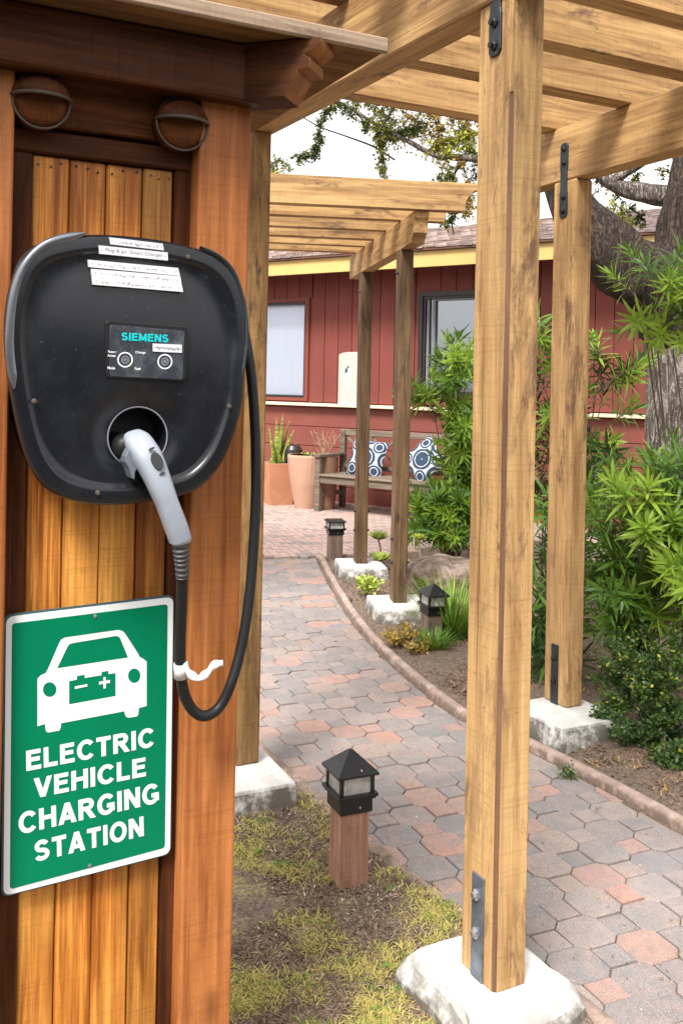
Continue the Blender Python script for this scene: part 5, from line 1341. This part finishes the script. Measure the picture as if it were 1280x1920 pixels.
def podo(label, clusters, base, mats, seed, nl=25, ln=.138, wd=.0150, stem=.14, nstems=7, nobj=120, name='shrub', cat='shrub', scale=1.0):
    rs = random.Random(seed); t = thing(name, label, cat, (base.x, base.y, 0), 0)
    geos = [sprig_geo(nl, ln, wd, stem, seed * 10 + k) for k in range(4)]
    meshes = [[mesh_from('sprig', g_.v, g_.f, m_) for g_ in geos] for m_ in mats[:2]]
    fill = MB(); cents = []; tot = 0; br = MB()
    for (px, py, rx, ry, dist, n_) in clusters:
        c = at(px, py, dist); sx, sz = rx / F * dist, ry / F * dist; sy = min(sx, sz) * 1.0; cents.append(c)
        for k in range(n_):
            while True:
                u = Vector((rs.uniform(-1, 1), rs.uniform(-1, 1), rs.uniform(-1, 1)))
                if u.length < 1: break
            front = u.y < .25
            u2 = u.normalized() * (u.length ** .5)
            p = c + Vector((u2.x * sx, u2.y * sy, u2.z * sz))
            d = (Vector((u2.x * 1.0, u2.y * .8 - .15, u2.z * .7 + .55)) + Vector((rs.uniform(-.35, .35), rs.uniform(-.35, .35), rs.uniform(-.2, .3)))).normalized()
            q = d.to_track_quat('Z', 'Y'); s_ = rs.uniform(.7, 1.2) * scale
            mt = Matrix.Translation(p) @ q.to_matrix().to_4x4() @ Matrix.Rotation(rs.uniform(0, 6.28), 4, 'Z') @ Matrix.Diagonal((s_, s_, s_, 1))
            br.tube([p - d * .16 * s_ + Vector((0, 0, -.03)), p - d * .02, p + d * stem * s_ * .9], [.0035 * s_, .003 * s_, .001], 4)
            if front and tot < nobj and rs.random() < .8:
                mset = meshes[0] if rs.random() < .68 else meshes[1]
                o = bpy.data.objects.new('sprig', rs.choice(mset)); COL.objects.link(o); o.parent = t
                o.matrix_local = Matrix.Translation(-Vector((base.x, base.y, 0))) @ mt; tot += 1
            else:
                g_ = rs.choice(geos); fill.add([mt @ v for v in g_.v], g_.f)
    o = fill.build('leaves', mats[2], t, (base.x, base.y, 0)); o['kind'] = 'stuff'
    for c in cents:                                       # woody stems up into each cluster
        for k in range(max(2, nstems // len(cents))):
            e = c + Vector((rs.uniform(-.12, .12), rs.uniform(-.1, .1), rs.uniform(-.05, .15))); b0 = Vector((base.x + rs.uniform(-.06, .06), base.y + rs.uniform(-.06, .06), 0))
            m1 = b0.lerp(e, .45) + Vector((rs.uniform(-.06, .06), rs.uniform(-.06, .06), .06)); br.tube(smooth_path([b0, m1, e], 4), [.009 - .0008 * i for i in range(9)], 6)
    br.build('stems', M['stem'], t, (base.x, base.y, 0)); return t
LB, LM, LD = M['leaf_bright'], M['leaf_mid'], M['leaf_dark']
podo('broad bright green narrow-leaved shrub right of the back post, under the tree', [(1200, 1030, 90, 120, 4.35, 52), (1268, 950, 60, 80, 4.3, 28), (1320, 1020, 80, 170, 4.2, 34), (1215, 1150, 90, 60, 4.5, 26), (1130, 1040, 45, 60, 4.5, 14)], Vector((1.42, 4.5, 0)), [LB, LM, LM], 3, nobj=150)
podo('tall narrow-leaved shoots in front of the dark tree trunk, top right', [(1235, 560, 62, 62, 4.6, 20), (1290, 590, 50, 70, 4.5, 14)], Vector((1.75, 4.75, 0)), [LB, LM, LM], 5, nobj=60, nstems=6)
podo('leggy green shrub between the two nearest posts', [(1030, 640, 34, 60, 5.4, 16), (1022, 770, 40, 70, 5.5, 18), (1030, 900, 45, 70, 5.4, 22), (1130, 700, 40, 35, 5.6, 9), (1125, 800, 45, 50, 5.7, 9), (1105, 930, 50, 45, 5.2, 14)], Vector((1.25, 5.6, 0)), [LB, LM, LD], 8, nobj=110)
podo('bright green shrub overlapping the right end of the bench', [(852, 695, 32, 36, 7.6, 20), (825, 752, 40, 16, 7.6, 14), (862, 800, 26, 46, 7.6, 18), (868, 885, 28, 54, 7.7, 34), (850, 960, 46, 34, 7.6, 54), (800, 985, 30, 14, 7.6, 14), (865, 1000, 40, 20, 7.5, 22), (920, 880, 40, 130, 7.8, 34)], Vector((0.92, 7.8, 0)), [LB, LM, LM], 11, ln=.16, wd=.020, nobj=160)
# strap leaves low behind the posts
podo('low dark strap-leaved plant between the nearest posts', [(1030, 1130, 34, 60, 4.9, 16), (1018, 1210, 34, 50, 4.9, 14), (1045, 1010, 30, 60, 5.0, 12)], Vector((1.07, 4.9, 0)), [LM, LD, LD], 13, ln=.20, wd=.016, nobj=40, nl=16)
# small-leaved dark shrub
def small_shrub(label, blobs, base, n_, mats, size, seed, name='shrub', parent=None, cat='shrub', ns=9):
    rs = random.Random(seed); t = thing(name, label, cat, (base.x, base.y, 0), 0); mbs = [MB() for _ in mats]; st = MB()
    for (px, py, rx, ry, dist, w_) in blobs:
        c = at(px, py, dist); sx, sz = rx / F * dist, ry / F * dist; sy = sx * .8
        tips = []
        for k in range(int(w_ * 26)):
            while True:
                u = Vector((rs.uniform(-1, 1), rs.uniform(-1, 1), rs.uniform(-1, 1)))
                if u.length < 1: break
            u = u.normalized() * u.length ** .45
            tips.append((c + Vector((u.x * sx, u.y * sy, u.z * sz)), u))
        for tpnt, u in tips:
            root = tpnt - Vector((u.x, u.y * .8, u.z * .5 + .5)).normalized() * min(.09, sx * .6)
            st.tube([root, tpnt], [.0012, .0006], 3)
        for k in range(int(n_ * w_)):
            tpnt, u = rs.choice(tips); f = rs.random(); root = tpnt - Vector((u.x, u.y * .8, u.z * .5 + .5)).normalized() * min(.09, sx * .6)
            p = root.lerp(tpnt, f) + Vector((rs.gauss(0, .011), rs.gauss(0, .011), rs.gauss(0, .011)))
            d = Vector((rs.uniform(-1, 1), rs.uniform(-1, 1), rs.uniform(-.3, 1))).normalized(); s = d.cross(Vector((rs.uniform(-1, 1), rs.uniform(-1, 1), rs.uniform(-1, 1)))).normalized(); L = size * rs.uniform(.6, 1.3)
            r_ = rs.random(); mb_ = mbs[0] if r_ < .80 else (mbs[1] if r_ < .93 else mbs[-1])
            if u.z < .1 and mb_ is mbs[-1]: mb_ = mbs[0]
            mb_.add([p, p + d * L * .45 - s * L * .3, p + d * L, p + d * L * .45 + s * L * .3], [(0, 1, 2, 3)])
    for k, m_ in enumerate(mats):
        o = mbs[k].build('foliage', m_, t, (base.x, base.y, 0)); o['kind'] = 'stuff'
    for k in range(ns):
        px, py, rx, ry, dist, w_ = rs.choice(blobs); c = at(px, py, dist); e = c + Vector((rs.uniform(-.5, .5) * rx / F * dist, 0, rs.uniform(0, .5) * ry / F * dist)); b0 = Vector((base.x + rs.uniform(-.05, .05), base.y, 0))
        st.tube(smooth_path([b0, b0.lerp(e, .5) + Vector((0, 0, .05)), e], 3), [.006 - .0006 * i for i in range(7)], 5)
    st.build('stems', M['stem'], t, (base.x, base.y, 0)); return t
sb = small_shrub('dense dark small-leaved shrub spilling over the bed by the back post', [(1200, 1330, 85, 90, 3.95, 1.4), (1262, 1290, 80, 120, 3.95, 1.5), (1170, 1260, 60, 60, 4.1, .9), (1262, 1430, 40, 60, 3.75, .7), (1140, 1340, 30, 40, 4.0, .35), (1330, 1380, 70, 100, 3.8, .8), (1190, 1200, 60, 60, 4.3, .7)], Vector((1.36, 4.0, 0)), 3000, [M['leaf_shrub'], M['leaf_mid'], M['leaf_yellow']], .020, 21)
small_shrub('small weed tuft growing at the kerb on the pavers', [(1062, 1452, 17, 15, 3.62, .25)], pl(1063, 1466), 500, [M['leaf_shrub'], M['leaf_mid'], M['leaf_yellow']], .016, 22, 'weed', cat='weed', ns=0)
small_shrub('low yellow-green ground plant beside the right footing', [(1120, 1408, 24, 12, 3.95, .3), (1085, 1420, 16, 9, 3.9, .15)], pl(1110, 1420), 600, [M['leaf_mid'], M['leaf_olive'], M['leaf_yellow']], .018, 23, 'ground_plant', cat='plant', ns=0)
small_shrub('low leafy sprawl with orange leaves in front of the far footings', [(745, 1185, 45, 12, 5.35, .7), (790, 1210, 35, 10, 5.2, .4)], pl(750, 1200), 900, [M['leaf_rust'], M['leaf_olive'], M['leaf_yellow']], .024, 24, 'ground_plant', cat='plant', ns=0)
small_shrub('small green plant before the rear white footing', [(690, 1093, 22, 15, 6.6, .5)], pl(690, 1110), 650, [M['succulent'], M['leaf_bright'], M['leaf_yellow']], .045, 25, 'ground_plant', cat='plant', ns=0)
small_shrub('feathery grey-green creeper beside the boulder', [(850, 1105, 30, 20, 6.2, .4), (790, 1085, 22, 12, 6.3, .3)], pl(840, 1130), 700, [M['leaf_olive'], M['leaf_mid'], M['leaf_rust']], .022, 26, 'ground_plant', cat='plant', ns=0)
# fine grass clump by the tilted lamp
def tuft(label, p, n_, h, spread, mat, mat2, seed, name='grass_clump'):
    rs = random.Random(seed); t = thing(name, label, 'grass clump', (p.x, p.y, 0), 0)
    for m_, cnt_ in ((mat, n_), (mat2, n_ // 3)):
        mb = MB()
        for k in range(cnt_):
            a = rs.uniform(0, 6.28); r_ = spread * rs.random() ** .7 * .55; b0 = p + Vector((r_ * math.cos(a), r_ * math.sin(a), 0)); hh = h * rs.uniform(.5, 1.15)
            d = Vector((math.cos(a) * rs.uniform(.1, .8), math.sin(a) * rs.uniform(.1, .8), 1)); leaf_strip(mb, b0, d, Vector((0, 0, 1)), hh, .0055, rs.uniform(.1, .5), 4)
        mb.build('blades', m_, t, (p.x, p.y, 0))['kind'] = 'stuff'
    return t
tuft('bright grass clump behind and around the tilted path light', ground(846, 1195), 520, .36, .16, M['blade_green'], LB, 31)
tuft('low grass clump at the foot of the tilted path light', ground(812, 1222), 260, .14, .12, M['blade_green'], LM, 32)
# succulent rosettes
def rosette(label, p, z, r_, mat, n_=26, name='succulent', stalk=0.0, seed=1):
    rs = random.Random(seed); t = thing(name, label, 'succulent', (p.x, p.y, 0), 0)
    c = Vector((p.x, p.y, z))
    if stalk: m = MB(); m.tube(smooth_path([Vector((p.x + rs.uniform(-.03, .03), p.y, 0)), Vector((p.x + rs.uniform(-.03, .03), p.y, z * .5)), c], 3), .007, 6); m.build('stalk', M['twig'], t, (p.x, p.y, 0))
    for k in range(n_):
        f = k / n_; a = k * 2.399; el = lerp(R(12), R(78), f); d = Vector((math.cos(a) * math.cos(el), math.sin(a) * math.cos(el), math.sin(el))); m = MB()
        leaf_strip(m, c, d, Vector((0, 0, 1)), r_ * lerp(1.0, .5, f), r_ * .42, -.15, 4); o = m.build('leaf', mat, t, c, smooth=True); s_ = o.modifiers.new('s', 'SOLIDIFY'); s_.thickness = .004
    return t
rosette('upper yellow-green succulent rosette between the two far posts', ground(708, 1062), .22, .115, M['succulent'], 26, stalk=1, seed=1)
rosette('lower yellow-green succulent rosette between the two far posts', ground(712, 1075), .10, .115, M['succulent'], 24, stalk=1, seed=2)
rosette('small succulent just right of the front far post', ground(757, 1100), .16, .07, M['succulent'], 20, stalk=1, seed=3)
rosette('pale succulent rosette on a stalk above the boulder front', ground(826, 1110), .18, .065, M['succulent'], 20, stalk=1, seed=4)
rosette('smallest pale succulent in front of the boulder', ground(790, 1106), .14, .045, M['succulent'], 18, stalk=1, seed=5)
rosette('flat succulent lying on top of the boulder', ground(783, 1085), .30, .075, M['leaf_yellow'], 18, stalk=1, seed=6)
# boulder
def boulder(label, px, py, dist, rx, ry, rz_, seed):
    p = at(px, py, dist); bm = bmesh.new(); bmesh.ops.create_icosphere(bm, subdivisions=5, radius=1.0)
    for v in bm.verts:
        n_ = v.co.normalized(); k = 1 + .22 * mn.noise(n_ * 1.6 + Vector((seed, 0, 0))) + .09 * mn.noise(n_ * 4 + Vector((0, seed, 0))) + .05 * abs(mn.noise(n_ * 7 + Vector((0, 0, seed)))) + .03 * mn.noise(n_ * 17)
        v.co = Vector((n_.x * rx * k, n_.y * ry * k, max(min(n_.z, .72), -.8) * rz_ * k))
    me = bpy.data.meshes.new('boulder'); bm.to_mesh(me); bm.free(); me.materials.append(M['rock']); me.polygons.foreach_set('use_smooth', [True] * len(me.polygons))
    o = put('boulder', me, None, (p.x, p.y, rz_ * .45), 0); meta(o, label, 'boulder'); return o
boulder('flat-topped brown boulder in the bed left of the nearest post', 822, 1055, 6.75, .31, .26, .20, 3.3)
boulder('small pale stone in the bed before the rear footing', 650, 1118, 6.5, .035, .03, .022, 1.3)

# tree: trunk, limbs and hanging leafy twigs
TY = 6.1
tr = thing('tree', 'old gnarled tree with dark leaning limb and pale trunk at the right', 'tree', at(1262, 1150, TY) * 1.0, 0)
tr.location.z = 0; ORG[tr.name] = (Vector((tr.location.x, tr.location.y, 0)), 0)
def gnarly(name, pts, rads, mat, n_=26, sub=10, amp=.13, seed=0.0):
    P = smooth_path(pts, sub); Rr_ = []
    for i in range(len(P)):
        f = i / (len(P) - 1) * (len(rads) - 1); k = min(int(f), len(rads) - 2); Rr_.append(lerp(rads[k], rads[k + 1], f - k))
    m = MB(); m.tube(P, Rr_, n_)
    c0 = 0
    for i, p in enumerate(P):
        for k in range(n_):
            v = m.v[i * n_ + k]; d = v - p; a = 2 * math.pi * k / n_
            s = 1 + amp * mn.noise(Vector((math.cos(a) * 1.3 + seed, math.sin(a) * 1.3, i * .10))) * 2 + amp * .5 * mn.noise(Vector((math.cos(a) * 4, math.sin(a) * 4 + seed, i * .16))) * 2
            m.v[i * n_ + k] = p + d * s
    return m.build(name, mat, tr, P[0], smooth=True)
gnarly('trunk', [at(1262, 1300, TY), at(1262, 1000, TY), at(1254, 830, TY), at(1258, 730, TY), at(1250, 640, TY), at(1248, 560, TY)], [.22, .16, .14, .155, .15, .17], M['bark_pale'], seed=1.0)
gnarly('limb', [at(1262, 640, TY), at(1222, 535, TY - .05), at(1158, 492, TY - .05), at(1080, 405, TY), at(1035, 300, TY + .1), at(990, 190, TY + .2), at(930, 60, TY + .3), at(880, -80, TY + .3)], [.16, .23, .20, .15, .12, .10, .075, .05], M['bark'], seed=4.0)
gnarly('limb', [at(1250, 640, TY), at(1262, 540, TY - .03), at(1272, 440, TY), at(1290, 330, TY), at(1310, 200, TY + .1), at(1330, 0, TY + .2)], [.15, .17, .13, .11, .10, .07], M['bark'], seed=7.0)
gnarly('branch', [at(1330, 370, TY + .3), at(1270, 368, TY + .3), at(1200, 362, TY + .35), at(1150, 345, TY + .4), at(1110, 315, TY + .45), at(1060, 270, TY + .5)], [.065, .070, .066, .05, .042, .034], M['bark_pale'], seed=9.0)
gnarly('branch', [at(1140, 345, TY + .4), at(1170, 325, TY + .35), at(1205, 303, TY + .3), at(1250, 270, TY + .3)], [.04, .032, .028, .018], M['bark_pale'], seed=11.0)
# thin branch reaching left across the sky, with leafy twigs hanging off it
TB_ = 6.9
gnarly('branch', [at(1035, 310, TY + .2), at(960, 300, TB_ - .2), at(880, 296, TB_), at(820, 292, TB_), at(770, 268, TB_), at(715, 240, TB_), at(660, 205, TB_), at(610, 180, TB_)], [.05, .036, .026, .022, .017, .014, .011, .008], M['bark_pale'], 10, seed=13.0)
gnarly('branch', [at(740, 300, TB_ + .3), at(700, 275, TB_ + .3), at(650, 256, TB_ + .3), at(600, 238, TB_ + .3), at(560, 215, TB_ + .3)], [.007, .007, .006, .005, .004], M['bark'], 6, seed=14.0)
gnarly('branch', [at(880, 296, TB_), at(850, 330, TB_), at(845, 400, TB_), at(850, 440, TB_)], [.012, .009, .006, .004], M['bark'], 6, seed=15.0)
gnarly('branch', [at(700, 260, TB_), at(730, 215, TB_ + .1), at(745, 180, TB_ + .1)], [.012, .01, .006], M['bark'], 6, seed=16.0)
def sprays(strokes, mats, seed, size=.026):
    rs = random.Random(seed); mbs = {id(m_): (m_, MB()) for m_ in mats}; tw = MB(); strokes = [(a_, b_, int(c_ * 3.3), d_, e_) for a_, b_, c_, d_, e_ in strokes]
    for (pxs, dist, n_, sp_w, mi) in strokes:
        P = smooth_path([at(x, y, dist) for x, y in pxs], 8); tw.tube(P, [.005 * (1 - .7 * i / len(P)) for i in range(len(P))], 4)
        nb = max(3, n_ // 14); 
        for b in range(nb):
            t_ = rs.random(); i = int(t_ * (len(P) - 1)); root = P[i]; w_ = sp_w / F * dist
            e = root + Vector((rs.uniform(-1, 1) * w_, rs.uniform(-1, 1) * w_, rs.uniform(-1.7, .6) * w_)); tw.tube([root, root.lerp(e, .5) + Vector((0, 0, .01)), e], [.0025, .002, .001], 3)
            for k in range(14):
                f = rs.uniform(.25, 1.05); q = root.lerp(e, f) + Vector((rs.gauss(0, .008), rs.gauss(0, .008), rs.gauss(0, .008)))
                d = Vector((rs.uniform(-1, 1), rs.uniform(-1, 1), rs.uniform(-1, .6))).normalized(); s = d.cross(Vector((rs.uniform(-1, 1), rs.uniform(-1, 1), .5))).normalized(); L = size * rs.uniform(.6, 1.3)
                m_ = mats[mi] if rs.random() < .75 else rs.choice(mats)
                mbs[id(m_)][1].add([q, q + d * L * .5 - s * L * .28, q + d * L, q + d * L * .5 + s * L * .28], [(0, 1, 2, 3)])
    for m_, mb in mbs.values():
        if mb.v: mb.build('foliage', m_, tr, (1.0, TB_, 2.5))['kind'] = 'stuff'
    tw.build('twigs', M['bark'], tr, (1.0, TB_, 2.5))['kind'] = 'stuff'
S = []
S += [([(622, 196), (602, 225), (598, 262), (580, 285), (545, 296)], TB_ + .3, 300, 10, 0), ([(602, 262), (585, 290), (560, 292)], TB_ + .3, 140, 8, 0)]
S += [([(505, 310), (525, 300), (545, 318)], TB_ + .6, 90, 12, 1), ([(500, 325), (520, 325)], TB_ + .6, 60, 10, 2)]
S += [([(630, 190), (665, 210), (690, 240)], TB_, 200, 12, 0), ([(690, 225), (722, 240), (735, 255)], TB_, 260, 15, 1), ([(712, 250), (716, 290), (718, 330)], TB_, 240, 12, 1), ([(735, 250), (770, 240), (800, 225)], TB_, 170, 13, 0)]
S += [([(800, 200), (820, 225), (830, 260)], TB_, 220, 16, 3), ([(810, 275), (850, 262), (885, 240)], TB_, 420, 24, 2), ([(850, 215), (870, 200), (890, 230)], TB_, 320, 20, 3), ([(840, 320), (850, 345), (862, 372)], TB_, 200, 14, 1), ([(862, 300), (880, 350), (876, 400)], TB_, 220, 12, 3), ([(850, 395), (845, 410), (828, 420)], TB_, 120, 10, 0)]
S += [([(745, 185), (790, 195), (840, 200)], TB_ + .2, 160, 14, 0), ([(660, 185), (700, 195), (745, 200)], TB_ + .2, 130, 12, 1)]
S += [([(1255, 255), (1270, 290), (1262, 320)], TY + .4, 60, 12, 0), ([(1180, 390), (1195, 400), (1205, 410)], TY + .5, 70, 12, 0), ([(1150, 380), (1165, 395), (1185, 420)], TY + .6, 90, 14, 2), ([(1185, 335), (1200, 330)], TY + .5, 40, 10, 0), ([(1240, 320), (1262, 325)], TY + .5, 40, 9, 0)]
S += [([(760, 215), (800, 245), (840, 300)], TB_ + .4, 260, 26, 3), ([(700, 205), (735, 225), (770, 260)], TB_ + .5, 220, 24, 1), ([(820, 330), (850, 360), (880, 380)], TB_ + .4, 200, 20, 1), ([(860, 240), (880, 280), (890, 320)], TB_ + .3, 300, 22, 0), ([(1120, 330), (1150, 360), (1190, 400)], TY + .8, 90, 22, 0)]
# above the frame the crown goes on, so that it reads as one tree from a step aside
rs = random.Random(99)
for k in range(34):
    x, y = rs.uniform(500, 1500), rs.uniform(-700, 100); S.append(([(x, y), (x + rs.uniform(-50, 50), y + 40), (x + rs.uniform(-70, 70), y + 90)], TB_ + rs.uniform(-.6, 1.0), 160, 40, rs.choice((0, 1, 3))))
gnarly('branch', [at(880, -80, TY + .3), at(800, -200, TB_), at(700, -350, TB_ + .3), at(560, -480, TB_ + .5)], [.05, .04, .03, .02], M['bark'], 10, seed=17.0)
gnarly('branch', [at(1330, 0, TY + .2), at(1300, -200, TY + .3), at(1180, -400, TY + .6), at(1100, -600, TY + .8)], [.07, .06, .045, .03], M['bark'], 10, seed=18.0)
sprays(S, [M['leaf_dark'], M['leaf_olive'], M['leaf_yellow'], M['leaf_rust']], 77, .025)
